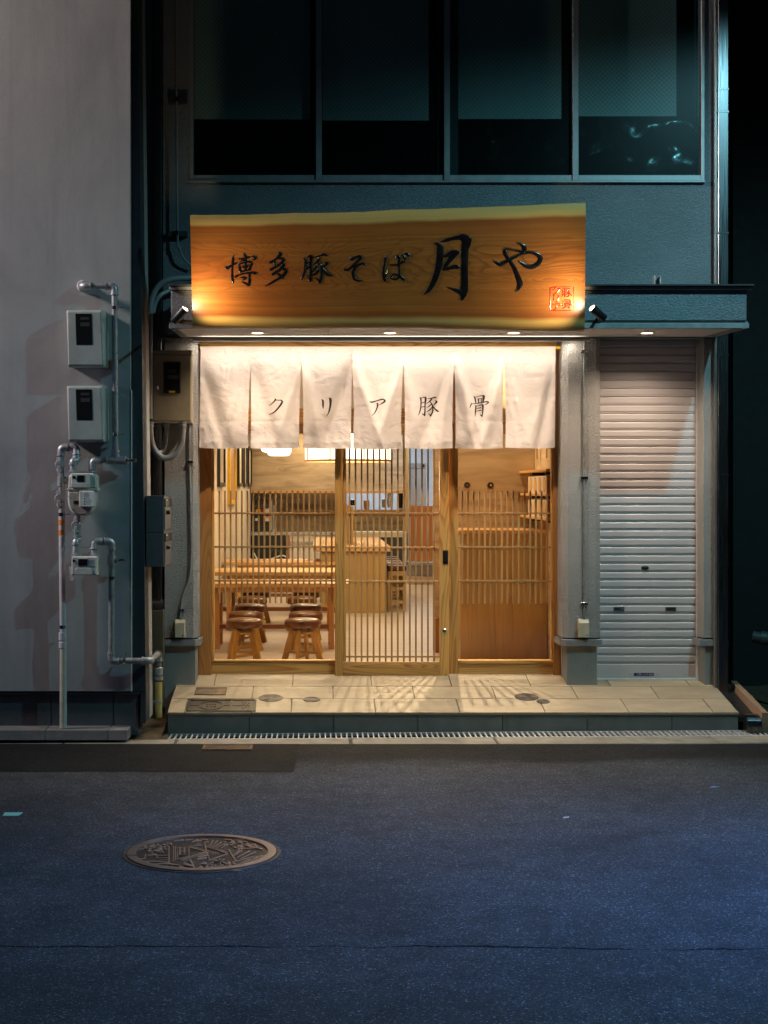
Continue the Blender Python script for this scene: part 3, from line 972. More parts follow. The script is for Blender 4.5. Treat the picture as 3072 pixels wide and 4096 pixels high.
# ------------------------------------------------------------------ the wooden front
front = sub('shopfront_frame', shop)
zsill = PZ(2706, YD)
ztop = PZ(1372, YD)
def fb(par, nm, px0, px1, py0, py1, ya, yb, mat, c=0.003, Y=YD):
    return obj(nm, MB().box(PX(px0, Y), PX(px1, Y), Y + ya, Y + yb, PZ(py1, Y), PZ(py0, Y), c), mat, par)
fb(front, 'jamb', 793, 846, 1390, 2706, -0.02, 0.12, W_jamb)
fb(front, 'jamb', 2213, 2243, 1390, 2706, -0.02, 0.12, W_jamb)
fb(front, 'white_jamb', 782, 792.5, 1390, 2700, -0.03, 0.02, M_white)
fb(front, 'white_jamb', 2243.5, 2253, 1390, 2700, -0.03, 0.02, M_white)
fb(front, 'header', 793, 2243, 1366, 1389.5, -0.022, 0.12, W_h)
fb(front, 'transom_rail', 846.5, 2212.5, 1634, 1694, -0.01, 0.10, W_h)
fb(front, 'white_header', 782, 2253, 1357, 1365.5, -0.03, 0.05, M_white)
fb(front, 'sill', 793, 2243, 2706.5, 2716, -0.035, 0.10, M_grout)
for a in (1340, 1790):
    fb(front, 'transom_post', a, a + 36, 1390, 1633.5, 0.0, 0.06, W_v)
for a, b in ((847, 1339.5), (1376.5, 1789.5), (1826.5, 2212)):
    fb(front, 'transom_pane', a, b, 1390, 1633.5, 0.03, 0.035, M_glass, 0)

def lattice(door, xs, y0, y1, bars, bx0, bx1, dy):
    for x in xs:
        fb(door, 'slat', x - 3.5, x + 3.5, y0, y1, dy, dy + 0.016, W_slat, 0.001)
    for y in bars:
        fb(door, 'lattice_rail', bx0, bx1, y - 3.6, y + 3.6, dy - 0.007, dy - 0.0005, W_slat, 0.001)

# fixed panel on one side
fp = sub('fixed_panel', shop)
fb(fp, 'stile', 846.5, 857, 1695, 2640, 0.012, 0.062, W_v)
fb(fp, 'stile', 1340, 1372, 1735, 2640, 0.018, 0.060, W_v)
fb(fp, 'top_rail', 846.5, 1372, 1695, 1734.5, 0.016, 0.060, W_h)
fb(fp, 'bottom_rail', 846.5, 1345, 2648, 2706, 0.012, 0.062, W_h)
fb(fp, 'moulding', 846.5, 1345, 2640.5, 2647.5, 0.004, 0.060, W_h)
fb(fp, 'pane', 857, 1340, 1735, 2640, 0.042, 0.047, M_glass, 0)
lattice(fp, [876.7 + 22.53 * i for i in range(21)], 1962.6, 2413.7, (2053, 2188, 2323.5), 857.2, 1339.8, 0.022)
# sliding door in the front track
sd = sub('sliding_door', shop)
SY = -0.012
fb(sd, 'stile', 1340, 1371, 1700, 2702, SY - 0.024, SY + 0.016, W_v)
fb(sd, 'stile', 1757, 1794, 1700, 2702, SY - 0.024, SY + 0.016, W_v)
fb(sd, 'inner_moulding', 1371.3, 1384, 1735, 2645, SY - 0.014, SY + 0.016, W_v)
fb(sd, 'top_rail', 1371.3, 1756.7, 1700, 1734.5, SY - 0.020, SY + 0.016, W_h)
fb(sd, 'moulding', 1371.3, 1756.7, 2645.5, 2652.5, SY - 0.021, SY + 0.016, W_h)
fb(sd, 'bottom_rail', 1371.3, 1756.7, 2653, 2701, SY - 0.022, SY + 0.016, W_jamb if False else W_h)
fb(sd, 'pane', 1384, 1756.5, 1735, 2645, SY + 0.008, SY + 0.012, M_glass, 0)
lattice(sd, [1397.7 + 24.12 * i for i in range(15)], 1735, 2645, (2054, 2190, 2325.5, 2625), 1384.2, 1756.5, SY - 0.009)
pl = obj('pull_handle', MB().box(PX(1770, YD), PX(1790.5, YD), YD + SY - 0.029, YD + SY - 0.0235, PZ(2254, YD), PZ(2200, YD), 0.002)
         .box(PX(1775.5, YD), PX(1785, YD), YD + SY - 0.0305, YD + SY - 0.0295, PZ(2249, YD), PZ(2205, YD), 0.001), M_black, sd)
obj('handle_insert', MB().box(PX(1775, YD), PX(1785.5, YD), YD + SY - 0.032, YD + SY - 0.0308, PZ(2249, YD), PZ(2246, YD), 0), M_chrome, sd)
kc = P(1777, 2523, YD + SY - 0.024)
obj('key_lock', MB().lathe(kc, (0, -1, 0), [(0.0165, 0), (0.0165, 0.004), (0.013, 0.007), (0.006, 0.007), (0.005, 0.004), (0, 0.004)]), M_chrome, sd)
# second fixed panel
fq = sub('fixed_panel', shop)
fb(fq, 'stile', 1794.5, 1833, 1695, 2706, 0.014, 0.062, W_v)
fb(fq, 'stile', 2206, 2212.8, 1695, 2640, 0.010, 0.062, W_v)
fb(fq, 'top_rail', 1833.3, 2205.7, 1695, 1734.5, 0.016, 0.060, W_h)
fb(fq, 'bottom_rail', 1833.3, 2212.8, 2655, 2706, 0.012, 0.062, W_h)
fb(fq, 'moulding', 1833.3, 2212.8, 2641, 2654.5, 0.002, 0.060, W_h)
fb(fq, 'pane', 1833.3, 2205.7, 1735, 2641, 0.042, 0.047, M_glass, 0)
lattice(fq, [1850.8 + 22.7 * i for i in range(16)], 1964, 2416, (2053, 2189.5, 2325), 1833.6, 2205.5, 0.022)

# ------------------------------------------------------------------ roller shutter
YS = 11.25
sh = sub('roller_shutter', shop)
def sz(py): return PZ(py, YS)
s0x, s1x = PX(2386, YS), PX(2783, YS)
pitch = 33.35
ytop = 1368.0
k = 0
y = 1388.0
prof_h = pitch * YS / F
while y < 2655:
    zt_ = sz(y); zb_ = sz(y + pitch)
    h = zt_ - zb_
    # slat section: curled top, flat face, stepped lower lip
    sec = [(0.012, zt_), (0.003, zt_ - 0.05 * h), (0.000, zt_ - 0.14 * h), (0.0015, zt_ - 0.70 * h), (0.006, zt_ - 0.74 * h), (0.007, zt_ - 0.90 * h), (0.014, zt_ - 0.97 * h), (0.016, zb_ + 0.0005)]
    m = MB()
    vs = [(x, YS + d, z) for x in (s0x, s1x) for d, z in sec] + [(x, YS + 0.03, z) for x in (s0x, s1x) for d, z in (sec[0], sec[-1])]
    n_ = len(sec)
    fs = [(i, i + 1, n_ + i + 1, n_ + i) for i in range(n_ - 1)]
    fs += [(2 * n_, 0, n_, 2 * n_ + 2), (n_ - 1, 2 * n_ + 1, 2 * n_ + 3, 2 * n_ - 1)]
    m.add(vs, fs)
    obj('slat', m, M_shut, sh)
    y += pitch
yl = y
obj('bottom_bar', MB().box(s0x, s1x, YS - 0.004, YS + 0.02, sz(2712), sz(yl) - 0.001, 0.003), M_shut, sh)
obj('bottom_lip', MB().box(s0x - 0.0, s1x, YS - 0.014, YS + 0.022, sz(2719), sz(2712) - 0.0005, 0.002), M_white, sh)
obj('top_box', MB().box(s0x, s1x, YS - 0.010, YS + 0.03, sz(1387.5), sz(1361), 0.004), M_shut, sh)
obj('guide_rail', MB().box(s1x + 0.001, s1x + 0.014, YS - 0.03, YS + 0.03, sz(2719), sz(1361), 0.002), M_white, sh)
obj('guide_rail', MB().box(s0x - 0.02, s0x - 0.001, YS - 0.03, YS + 0.03, sz(2719), sz(1361), 0.002), M_white, sh)
obj('backing', MB().box(s0x, s1x, YS + 0.031, YS + 0.04, sz(2719), sz(1361), 0), M_black, sh)
c0 = P(2580, 2271, YS)
obj('lock', MB().lathe(c0 + Vector((0, 0.002, 0)), (0, -1, 0), [(0.016, 0), (0.015, 0.006), (0.010, 0.010), (0, 0.012)], 20), M_black, sh)
for v in sh.children:
    if v.name.startswith('lock'):
        for q_ in v.data.vertices: q_.co.x = (q_.co.x - (c0.x - ORG[sh.name].x)) * 1.9 + (c0.x - ORG[sh.name].x)
for a in (2474, 2681):
    hx0, hx1 = PX(a - 20, YS), PX(a + 23, YS)
    h_ = sub('lift_handle', sh) if False else None
    m = MB()
    m.box(hx0, hx1, YS - 0.003, YS + 0.004, sz(2445), sz(2442.5), 0); m.box(hx0, hx1, YS - 0.003, YS + 0.004, sz(2430.5), sz(2428), 0)
    m.box(hx0, hx0 + 0.005, YS - 0.003, YS + 0.004, sz(2442.2), sz(2430.8), 0); m.box(hx1 - 0.005, hx1, YS - 0.003, YS + 0.004, sz(2442.2), sz(2430.8), 0)
    m.box(hx0 + 0.0055, hx1 - 0.0055, YS - 0.0015, YS + 0.003, sz(2442), sz(2431), 0, mat=1)
    obj('lift_handle', m, [plain('handle_frame', (0.16, 0.17, 0.14), 0.4, 0.5), M_sink], sh)
m = MB()
px0_, px1_ = PX(2535, YS), PX(2615, YS)
m.box(px0_, px1_, YS - 0.0065, YS - 0.0045, sz(2703.5), sz(2691), 0.001)
text_on(m, '三和', 0.0165, (PX(2554, YS), YS - 0.0070, sz(2697.4)), (1, 0, 0), (0, 0, 1), 1)
text_on(m, 'シャッター', 0.0145, (PX(2580, YS), YS - 0.0070, sz(2697.4)), (1, 0, 0), (0, 0, 1), 1)
m.box(PX(2596, YS), PX(2612, YS), YS - 0.0072, YS - 0.0068, sz(2696), sz(2695), 0, mat=1)
m.box(PX(2596, YS), PX(2612, YS), YS - 0.0072, YS - 0.0068, sz(2700), sz(2699), 0, mat=1)
obj('maker_plate', m, [M_navy, M_wfont], sh, label='navy maker plate with white lettering')
for a in (2410, 2520, 2629, 2741):
    obj('screw', MB().lathe(P(a, 2698, YS - 0.004), (0, -1, 0), [(0.004, 0), (0.0035, 0.002), (0, 0.0025)], 10), M_chrome, sh)

# ------------------------------------------------------------------ the room
XW = -1.12
floor_z = 0.28
obj('inner_floor', MB().box(XW - .05, 2.98, YD + 0.11, 29, floor_z - 0.06, floor_z, 0), M_floorv, shop)
obj('inner_ceiling', MB().box(XW - .08, 2.98, YD + 0.12, 29, 2.95, 3.02, 0), M_soffit, shop)
obj('inner_wall', MB().box(XW - .06, XW, YD + 0.125, 27, floor_z + .001, 2.949, 0), M_marble, shop, label='pale veined side wall of the room')
YK = 25.2
def kb_(nm, px0, px1, py0, py1, Y, d, mat, c=0.0, par=shop):
    return obj(nm, MB().box(PX(px0, Y), PX(px1, Y), Y, Y + d, PZ(py1, Y), PZ(py0, Y), c), mat, par)
xk0, xk1 = XW + .001, PX(1628, YK)
oa, ob = PX(1386, YK), PX(1611, YK)
m = MB().prism([(xk0, floor_z + .001), (xk1, floor_z + .001), (xk1, 2.0), (ob, 2.0), (ob, PZ(2039, YK)), (oa, PZ(2039, YK)), (oa, 2.0), (xk0, 2.0)], YK, YK + 0.1)
obj('rear_wall', m, M_plast, shop)
kb_('hatch_shelf', 1380, 1628, 2039, 2052, YK - 0.08, 0.16, W_tab, 0.004)
kb_('drop_panel', 1003, 1628, 1500, 1961, 24.5, 0.12, M_plast)
kb_('panel_trim', 1003, 1628, 1961.5, 1973, 24.49, 0.14, W_tab, 0.003)
kb_('panel_side', 1622, 1633, 1500, 2420, 24.46, 0.9, W_count, 0.003)
# wall that closes the entrance corner, and the side wall there
YR = 13.1
obj('corner_partition', MB().box(PX(1735, YR), 1.93, YR, YR + 0.12, floor_z + .001, 2.949, 0.004), M_plast, shop)
obj('entrance_side_wall', MB().box(1.93, 2.0, YD + 0.125, YR + 0.12, floor_z + .001, 2.949, 0), M_plast, shop)
obj('partition_skirting', MB().box(PX(1742, YR - .1), PX(1760, YR - .1) + .16, YR - 0.1, YR - 0.005, floor_z + .001, PZ(2472, YR - .1), 0.004), W_brown, shop)
obj('far_side_wall', MB().box(2.82, 2.88, YR + 0.13, 28.9, floor_z + .001, 2.949, 0), M_plast, shop)
# kitchen behind
M_kit = plain('kitchen_wall', (0.62, 0.66, 0.72), 0.4, var=0.05)
obj('kitchen_wall', MB().box(-0.5, 2.81, 28.5, 28.6, floor_z + .001, 2.949, 0), M_kit, shop)
obj('kitchen_side_wall', MB().box(-0.6, -0.5, YK + 0.12, 28.6, floor_z + .001, 2.949, 0), M_kit, shop)
lamp('kitchen_light', 'AREA', (1.2, 26.8, 2.9), (1.2, 26.8, 0), 60, (0.80, 0.90, 1.0), size=1.6, shape='SQUARE')
lamp('kitchen_light', 'AREA', (1.9, 24.0, 2.9), (1.9, 24.4, 0), 26, (0.86, 0.93, 1.0), size=0.7, shape='SQUARE')
# room lights in the ceiling
for x, y, e in ((-0.35, 12.2, 14), (1.45, 12.95, 14), (0.45, 13.2, 13), (-0.35, 15.2, 16), (0.9, 15.6, 16), (-0.3, 18.3, 18), (0.8, 18.5, 18), (-0.35, 21.5, 20), (0.8, 21.8, 20), (0.0, 23.9, 16)):
    lamp('ceiling_spot_light', 'SPOT', (x, y, 2.93), (x, y + 0.001, 0), e * 5.6, (1.0, 0.73, 0.39), spot_size=R(150), spot_blend=0.5, shadow_soft_size=0.022)
# two tilted ceiling spots by the entrance throw the lattice's shadow onto the step
for x, tx, e in ((1.12, 1.12, 1600), (0.40, 0.25, 950), (-0.45, -0.55, 750)):
    lamp('entrance_spot_light', 'SPOT', (x, 12.02, 2.92), (tx, 11.15, 0.3), e, (1.0, 0.80, 0.54), spot_size=R(40), spot_blend=0.8, shadow_soft_size=0.010)
# ================================================================== THE NEIGHBOURING HOUSE
YN = 10.25
nx1 = PX(524, YN)
nb = thing('neighbour_house', (-2.2, YN, 0), 'pale plastered house wall carrying meters and pipes beside the shop', 'house')
zb = PZ(2766, YN)
obj('wall', MB().box(-5.2, nx1 - 0.001, YN, YN + 0.25, zb, 7.0, 0.004), M_render, nb)
obj('plinth', MB().box(-5.2, PX(555, YN + .06), YN + 0.045, YN + 0.25, 0.005, zb - 0.004, 0.002), M_plinth, nb)
for a in (203, 452):
    obj('plinth_joint', MB().box(PX(a, YN + .04), PX(a + 3, YN + .04), YN + 0.0435, YN + 0.05, lz, zb - 0.03, 0), M_black, nb)
obj('flashing', MB().box(-5.2, PX(557, YN), YN + 0.01, YN + 0.06, zb - 0.022, zb - 0.005, 0.002), M_darktrim, nb)
obj('edge_bead', MB().box(nx1, nx1 + 0.006, YN - 0.006, YN + 0.02, zb + 0.0, PZ(1560, YN), 0.001), M_white, nb)
# dark metal corner cover that widens a little downwards
def lean(px_top, px_bot, z, Y): 
    t = (z - 0.1) / 5.3
    return PX(px_bot + (px_top - px_bot) * t, Y)
zl0, zl1 = PZ(2893, YN + .03), 7.0
m = MB()
m.hexa([(PX(528, YN), YN + .02, zb), (lean(549, 583, zb, YN), YN + .02, zb), (lean(549, 583, zb, YN), YN + .25, zb), (PX(528, YN), YN + .25, zb),
        (PX(528, YN), YN + .02, zl1), (lean(549, 583, zl1, YN), YN + .02, zl1), (lean(549, 583, zl1, YN), YN + .25, zl1), (PX(528, YN), YN + .25, zl1)])
obj('corner_cover', m, M_darktrim, nb)
m = MB().box(PX(560, YN), lean(549, 583, 0.2, YN), YN + .025, YN + .25, zl0, zb - 0.001, 0.002)
obj('corner_cover_foot', m, M_darktrim, nb)
m = MB()
a0, a1 = lean(549, 583, zl0, YN), lean(549, 583, zl1, YN)
ys_ = 10.72
m.hexa([(a0 - .05, YN + .251, zl0 - .0), (a0 - .002, YN + .03, zl0), (a0 - .002, ys_, zl0), (a0 - .05, ys_, zl0), (a1 - .05, YN + .251, zl1), (a1 - .002, YN + .03, zl1), (a1 - .002, ys_, zl1), (a1 - .05, ys_, zl1)])
obj('side_wall', m, M_pale, nb)
obj('recess_wall', MB().box(-1.55, -1.36, ys_ + .001, 16, 0.0, zl1, 0), M_darktrim, nb)
obj('roof_block', MB().box(-5.2, a0, YN + .251, 16, 6.6, 6.9, 0), M_plinth, nb)

# added house closing the gap against the sky; near-black colour stands for the dark
dk = thing('far_house', (4.6, 12.2, 0), 'added near-black house wall beyond the gap beside the roller shutter', 'house')
M_night = plain('unlit_black_wall', (0.012, 0.011, 0.011), 0.9)
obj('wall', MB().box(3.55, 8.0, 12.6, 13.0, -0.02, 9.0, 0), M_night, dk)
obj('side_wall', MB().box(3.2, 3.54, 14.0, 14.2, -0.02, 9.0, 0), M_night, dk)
# stub of a pipe coming out of that dark gap
pp = P(3030, 2560, 11.4)
obj('waste_pipe', MB().tube([pp + Vector((-0.02, 0.05, 0.02)), pp + Vector((0.30, -0.10, -0.03))], 0.045, 16).lathe(pp + Vector((0.03, 0.025, 0.013)), (0.95, -0.3, -0.1), [(0.046, 0), (0.055, 0.002), (0.055, 0.05), (0.046, 0.052)], 16),
    plain('grey_pvc', (0.07, 0.065, 0.065), 0.5), label='thick grey waste pipe poking from the dark gap at the edge', cat='pipe')

# ------------------------------------------------------------------ pipes
def dir3(a, b): return (Vector(b) - Vector(a)).normalized()
def pipe_run(root, pts, r, mat=None, fit=None, bend=0.06, couple=True, elbow_r=1.28):
    """straight tube through rounded corners, with a thicker elbow fitting on every corner"""
    mat = mat or M_steel; fit = fit or M_fit
    obj('tube', MB().tube(fillet(pts, bend, 6), r, 14), mat, root)
    for i in range(1, len(pts) - 1):
        elbow(root, pts[i - 1], pts[i], pts[i + 1], r, bend, fit, elbow_r)
def elbow(root, a, b, c, r, bend, fit=None, k=1.28):
    b = Vector(b); d1 = dir3(b, a); d2 = dir3(b, c)
    q = fillet([b + d1 * bend * 1.25, b, b + d2 * bend * 1.25], bend, 8)
    m = MB().tube(q, r * k, 14)
    for d, e in ((d1, b + d1 * bend * 1.25), (d2, b + d2 * bend * 1.25)):
        m.lathe(e - d * 0.012, d, [(r * k, 0), (r * k * 1.13, 0.002), (r * k * 1.13, 0.012), (r * 0.9, 0.0125)], 14)
    obj('elbow', m, fit or M_fit, root)
def nut(root, c, ax, r, h, mat=None):
    obj('nut', MB().lathe(Vector(c) - Vector(ax) * h / 2, ax, [(r * .86, 0), (r, h * .12), (r, h * .88), (r * .86, h)], 6, smooth=False), mat or M_fit, root)
def ring(root, c, ax, r, h, nm='coupling', mat=None):
    obj(nm, MB().lathe(Vector(c) - Vector(ax) * h / 2, ax, [(r * .9, 0), (r, 0.003), (r, h - 0.003), (r * .9, h)], 18), mat or M_fit, root)
def clamp(root, c, ax, r, side, nm='clamp'):
    c = Vector(c); ax = Vector(ax); side = Vector(side)
    m = MB().lathe(c - ax * 0.011, ax, [(r, 0), (r * 1.12, 0.0005), (r * 1.12, 0.0215), (r, 0.022)], 18)
    m.bar(c + side * r * 1.05, c + side * (r + 0.038), 0.020, 0.005, 0.001, up=tuple(ax))
    obj(nm, m, M_chrome, root, kind='stuff')
def cock(root, c, r, flip=1):
    """round valve cover with a flat lever hanging from it"""
    c = Vector(c)
    nut(root, c + Vector((0, 0, r * 1.25)), (0, 0, 1), r * 0.86, r * 0.8)
    nut(root, c + Vector((0, 0, -r * 1.25)), (0, 0, 1), r * 0.86, r * 0.8)
    m = MB().lathe(c + Vector((0, 0.012, 0)), (0, -1, 0), [(r * .75, 0), (r * 1.05, 0.008), (r * 1.05, 0.030), (r * .85, 0.040), (0, 0.042)], 22)
    obj('valve_body', m, M_fit, root)
    obj('lever', MB().prism([(c.x - r * .34, c.z - r * .3), (c.x + r * .30, c.z - r * .3), (c.x + r * .10, c.z - r * 2.35), (c.x - r * .22, c.z - r * 2.35)], c.y - 0.046, c.y - 0.0315, 0.003), M_metalgrey, root)

YQ = YN - 0.085
r1 = 0.0205
def Q(px, py, dy=0.0): return P(px, py, YQ + dy)
# upper gas pipe
g1 = thing('gas_pipe', Q(457, 1500), 'grey steel gas pipe running down past the two meter covers to the large gas meter', 'gas pipe')
pipe_run(g1, [Q(330, 1144, .08), Q(330, 1144), Q(458, 1144), Q(462, 1838), Q(370, 1842), Q(370, 1893)], r1, bend=0.05)
obj('plaster_collar', MB().lathe(Q(330, 1144, .085), (0, -1, 0), [(0.04, 0), (0.034, 0.02), (0.028, 0.03)], 18), M_pvc, g1)
m = MB().tube([Q(440, 1840), Q(505, 1842)], 0.029, 16).tube([Q(462, 1815), Q(462, 1840)], 0.027, 16)
obj('tee', m, M_steel, g1, kind='stuff')
ring(g1, Q(392, 1842), (1, 0, 0), 0.027, 0.05)
obj('test_plug', MB().lathe(Q(504, 1842), (1, 0, 0), [(0.024, 0), (0.024, 0.012), (0.016, 0.014), (0.020, 0.018), (0.020, 0.026), (0.010, 0.028), (0.010, 0.05), (0.012, 0.051), (0.012, 0.068), (0.008, 0.07), (0, 0.07)], 14), M_chrome, g1)
clamp(g1, Q(458, 1231), (0, 0, 1), r1, (1, 0.2, 0)); clamp(g1, Q(461, 1738), (0, 0, 1), r1, (1, 0.2, 0))
nut(g1, Q(370, 1886), (0, 0, 1), 0.028, 0.018)

# riser with two cocks
g2 = thing('gas_riser', Q(245, 2910), 'pale coated gas riser with two lever cocks standing on the ledge by the house wall', 'gas pipe')
pipe_run(g2, [Q(247, 2042), Q(244, 1790), Q(304, 1788), Q(306, 1822, -.01)], r1, bend=0.045)
pipe_run(g2, [Q(306, 1822, -.01), Q(306, 1842, -.015), Q(292, 1845, -.03), Q(292, 1893, -.03)], r1 * 1.1, M_fit, bend=0.02, elbow_r=1.15)
ring(g2, Q(274, 1788), (1, 0, 0), 0.025, 0.03); ring(g2, Q(306, 1822), (0, 0, 1), 0.030, 0.012)
nut(g2, Q(292, 1886, -.03), (0, 0, 1), 0.028, 0.018)
cock(g2, Q(240, 1858), 0.031); cock(g2, Q(239, 1995), 0.033)
obj('tee', MB().tube([Q(245, 1905), Q(245, 1945)], 0.027, 16).tube([Q(245, 1922), Q(275, 1922)], 0.024, 16), M_steel, g2, kind='stuff')
obj('coated_tube', MB().tube([Q(247, 2035), Q(248, 2200), Q(252, 2548)], 0.0215, 16), M_pvc, g2)
obj('lower_tube', MB().tube([Q(252, 2545), Q(253, 2600), Q(253, 2912)], [0.024, 0.0235, 0.025], 16), M_pvc2, g2)
ring(g2, Q(250, 2545), (0, 0, 1), 0.026, 0.055, 'sleeve', M_pvc); ring(g2, Q(251, 2580), (0, 0, 1), 0.0265, 0.045, 'sleeve', M_pvc)
for y in (2090, 2130):
    ring(g2, Q(247, y), (0, 0, 1), 0.0222, 0.040, 'orange_band', M_orange)
clamp(g2, Q(247, 2057), (0, 0, 1), 0.0215, (1, 0.2, 0)); clamp(g2, Q(251, 2507), (0, 0, 1), 0.0215, (1, 0.2, 0))

# large gas meter
def meter_top(mt, x0, x1, z, y0, y1): pass
mt = thing('gas_meter', Q(328, 2066), 'large cream gas meter with a rounded belly hanging under the steel pipes', 'gas meter')
def outline(px0, px1, pyt, pyb, rnd, Y, n=8):
    x0, x1, zt_, zb_ = PX(px0, Y), PX(px1, Y), PZ(pyt, Y), PZ(pyb, Y)
    pts = [(x0, zt_), (x1, zt_)]
    for k in range(n + 1):
        a = math.pi / 2 * k / n
        pts.append((x1 - rnd[0] * (1 - math.cos(a)), zb_ + rnd[1] * (1 - math.sin(a))))
    for k in range(n + 1):
        a = math.pi / 2 * k / n
        pts.append((x0 + rnd[0] * (1 - math.sin(a)), zb_ + rnd[1] * (1 - math.cos(a))))
    return pts
ym0, ym1 = YQ - 0.105, YQ + 0.05
obj('belly', MB().prism(outline(270, 379, 1963, 2063, (0.075, 0.11), ym0), ym0, ym1, 0.010), M_meter, mt)
obj('belly_cover', MB().prism(outline(276, 372, 1968, 2056, (0.065, 0.095), ym0), ym0 - 0.008, ym0 - 0.0005, 0.004), plain('meter_cover_plate', (0.36, 0.34, 0.29), 0.45), mt)
obj('flange', MB().box(PX(268, ym0), PX(389, ym0), ym0 - 0.004, ym1 - 0.01, PZ(1962, ym0), PZ(1953, ym0), 0.003), M_meter, mt)
obj('crown', MB().prism([(PX(272, ym0), PZ(1952.5, ym0)), (PX(386, ym0), PZ(1952.5, ym0)), (PX(384, ym0), PZ(1905, ym0)), (PX(372, ym0), PZ(1893, ym0)), (PX(286, ym0), PZ(1893, ym0)), (PX(274, ym0), PZ(1905, ym0))], ym0 + 0.006, ym1 - 0.02, 0.008), M_meter, mt)
yf = ym0 - 0.022
obj('display_unit', MB().box(PX(283, yf), PX(358, yf), yf, ym0 + 0.005, PZ(1951, yf), PZ(1893, yf), 0.006), plain('meter_display_unit', (0.58, 0.58, 0.52), 0.4), mt)
obj('display', MB().box(PX(309, yf), PX(338, yf), yf - 0.002, yf - 0.0003, PZ(1928, yf), PZ(1901, yf), 0.001), M_meterglass, mt)
obj('button', MB().lathe(P(296, 1909, yf - .0003), (0, -1, 0), [(0.011, 0), (0.010, 0.005), (0, 0.006)], 16), M_black, mt)
obj('lower_flap', MB().box(PX(285, yf), PX(350, yf), yf - 0.002, yf - 0.0003, PZ(1949, yf), PZ(1933, yf), 0.001), M_meter, mt)
yt_ = ym0 - 0.034
m = MB().box(PX(317, yt_), PX(377, yt_), yt_, ym0 - 0.0085, PZ(2029, yt_), PZ(1963, yt_), 0.005)
obj('tag_holder', m, M_meter, mt)
m = MB().box(PX(331, yt_), PX(374, yt_), yt_ - 0.0015, yt_ - 0.0003, PZ(2025, yt_), PZ(1966, yt_), 0)
random.seed(4)
for i in range(11):
    zz = 1972 + i * 4.7
    ln = random.uniform(0.5, 0.95)
    hgt = 1.6 if i < 4 else 0.9
    xs0 = 334 if i < 4 else 344
    m.box(PX(xs0, yt_), PX(xs0 + (371 - xs0) * ln, yt_), yt_ - 0.0019, yt_ - 0.0016, PZ(zz + hgt, yt_), PZ(zz, yt_), 0, mat=1)
for zz in (1993, 2004, 2014):
    m.box(PX(335, yt_), PX(342, yt_), yt_ - 0.0019, yt_ - 0.0016, PZ(zz + 5, yt_), PZ(zz, yt_), 0, mat=1)
obj('label_tag', m, [M_paper, M_ink], mt, label='white printed label')
obj('number_plate', MB().box(PX(296, ym0), PX(316, ym0), ym0 - 0.0105, ym0 - 0.0085, PZ(2016, ym0), PZ(2003, ym0), 0), M_black, mt)
for a, b in ((286, 2035), (300, 2050), (344, 2052), (366, 2038), (373, 1985), (273, 1985)):
    obj('bolt', MB().lathe(P(a, b, ym0 - 0.008), (0, -1, 0), [(0.004, 0), (0.0035, 0.004), (0, 0.0045)], 8), M_fit, mt)

# pipe between the meters with a cock
g3 = thing('connecting_pipe', Q(305, 2140), 'short steel pipe with a lever cock joining the large gas meter to the small one', 'gas pipe')
pipe_run(g3, [Q(309, 2062, -.02), Q(311, 2158, -.02), Q(304, 2166, -.04), Q(301, 2226, -.05)], r1 * 1.05, M_fit, bend=0.02, elbow_r=1.2)
cock(g3, Q(306, 2100, -.03), 0.031)
ring(g3, Q(310, 2146, -.02), (0, 0, 1), 0.030, 0.012); nut(g3, Q(301, 2219, -.05), (0, 0, 1), 0.028, 0.018)

# small gas meter
ms = thing('gas_meter', Q(335, 2302), 'small flat grey gas meter with a black display below the larger one', 'gas meter')
y2 = YQ - 0.125
obj('case', MB().prism([(PX(286, y2), PZ(2226, y2)), (PX(387, y2), PZ(2226, y2)), (PX(387, y2), PZ(2300, y2)), (PX(286, y2), PZ(2300, y2))], y2, YQ - 0.01, 0.008), M_meter, ms)
obj('face', MB().box(PX(289, y2), PX(383, y2), y2 - 0.006, y2 - 0.0005, PZ(2297, y2), PZ(2229, y2), 0.004), plain('small_meter_face', (0.46, 0.46, 0.43), 0.4), ms)
obj('lower_panel', MB().prism([(PX(300, y2), PZ(2298, y2)), (PX(371, y2), PZ(2298, y2)), (PX(369, y2), PZ(2278, y2)), (PX(360, y2), PZ(2271, y2)), (PX(308, y2), PZ(2271, y2)), (PX(301, y2), PZ(2279, y2))], y2 - 0.011, y2 - 0.0065, 0.002), M_meter, ms)
obj('display_frame', MB().box(PX(311, y2), PX(354, y2), y2 - 0.010, y2 - 0.0065, PZ(2266, y2), PZ(2234, y2), 0.002), M_metalgrey, ms)
obj('display', MB().box(PX(314, y2), PX(351, y2), y2 - 0.0115, y2 - 0.0105, PZ(2262, y2), PZ(2236, y2), 0), M_meterglass, ms)
obj('button', MB().lathe(P(295, 2243, y2 - .0065), (0, -1, 0), [(0.009, 0), (0.008, 0.005), (0, 0.006)], 14), M_black, ms)
m = MB().box(PX(358, y2), PX(381, y2), y2 - 0.0085, y2 - 0.0065, PZ(2265, y2), PZ(2238, y2), 0)
for zz in (2242, 2247, 2252, 2259):
    m.box(PX(361, y2), PX(375, y2), y2 - 0.0090, y2 - 0.0087, PZ(zz + 1.3, y2), PZ(zz, y2), 0, mat=1)
obj('data_plate', m, [plain('grey_data_plate', (0.36, 0.40, 0.42), 0.5), M_ink], ms)
obj('paper_tag', MB().box(-0.012, 0.012, -0.0006, 0.0006, -0.095, 0, 0, T=Matrix.Translation(P(282, 2266, y2 + .01)) @ Matrix.Rotation(R(-7), 4, 'Y')), M_paper, ms)
nut(ms, Q(376, 2219, -.05), (0, 0, 1), 0.028, 0.018)
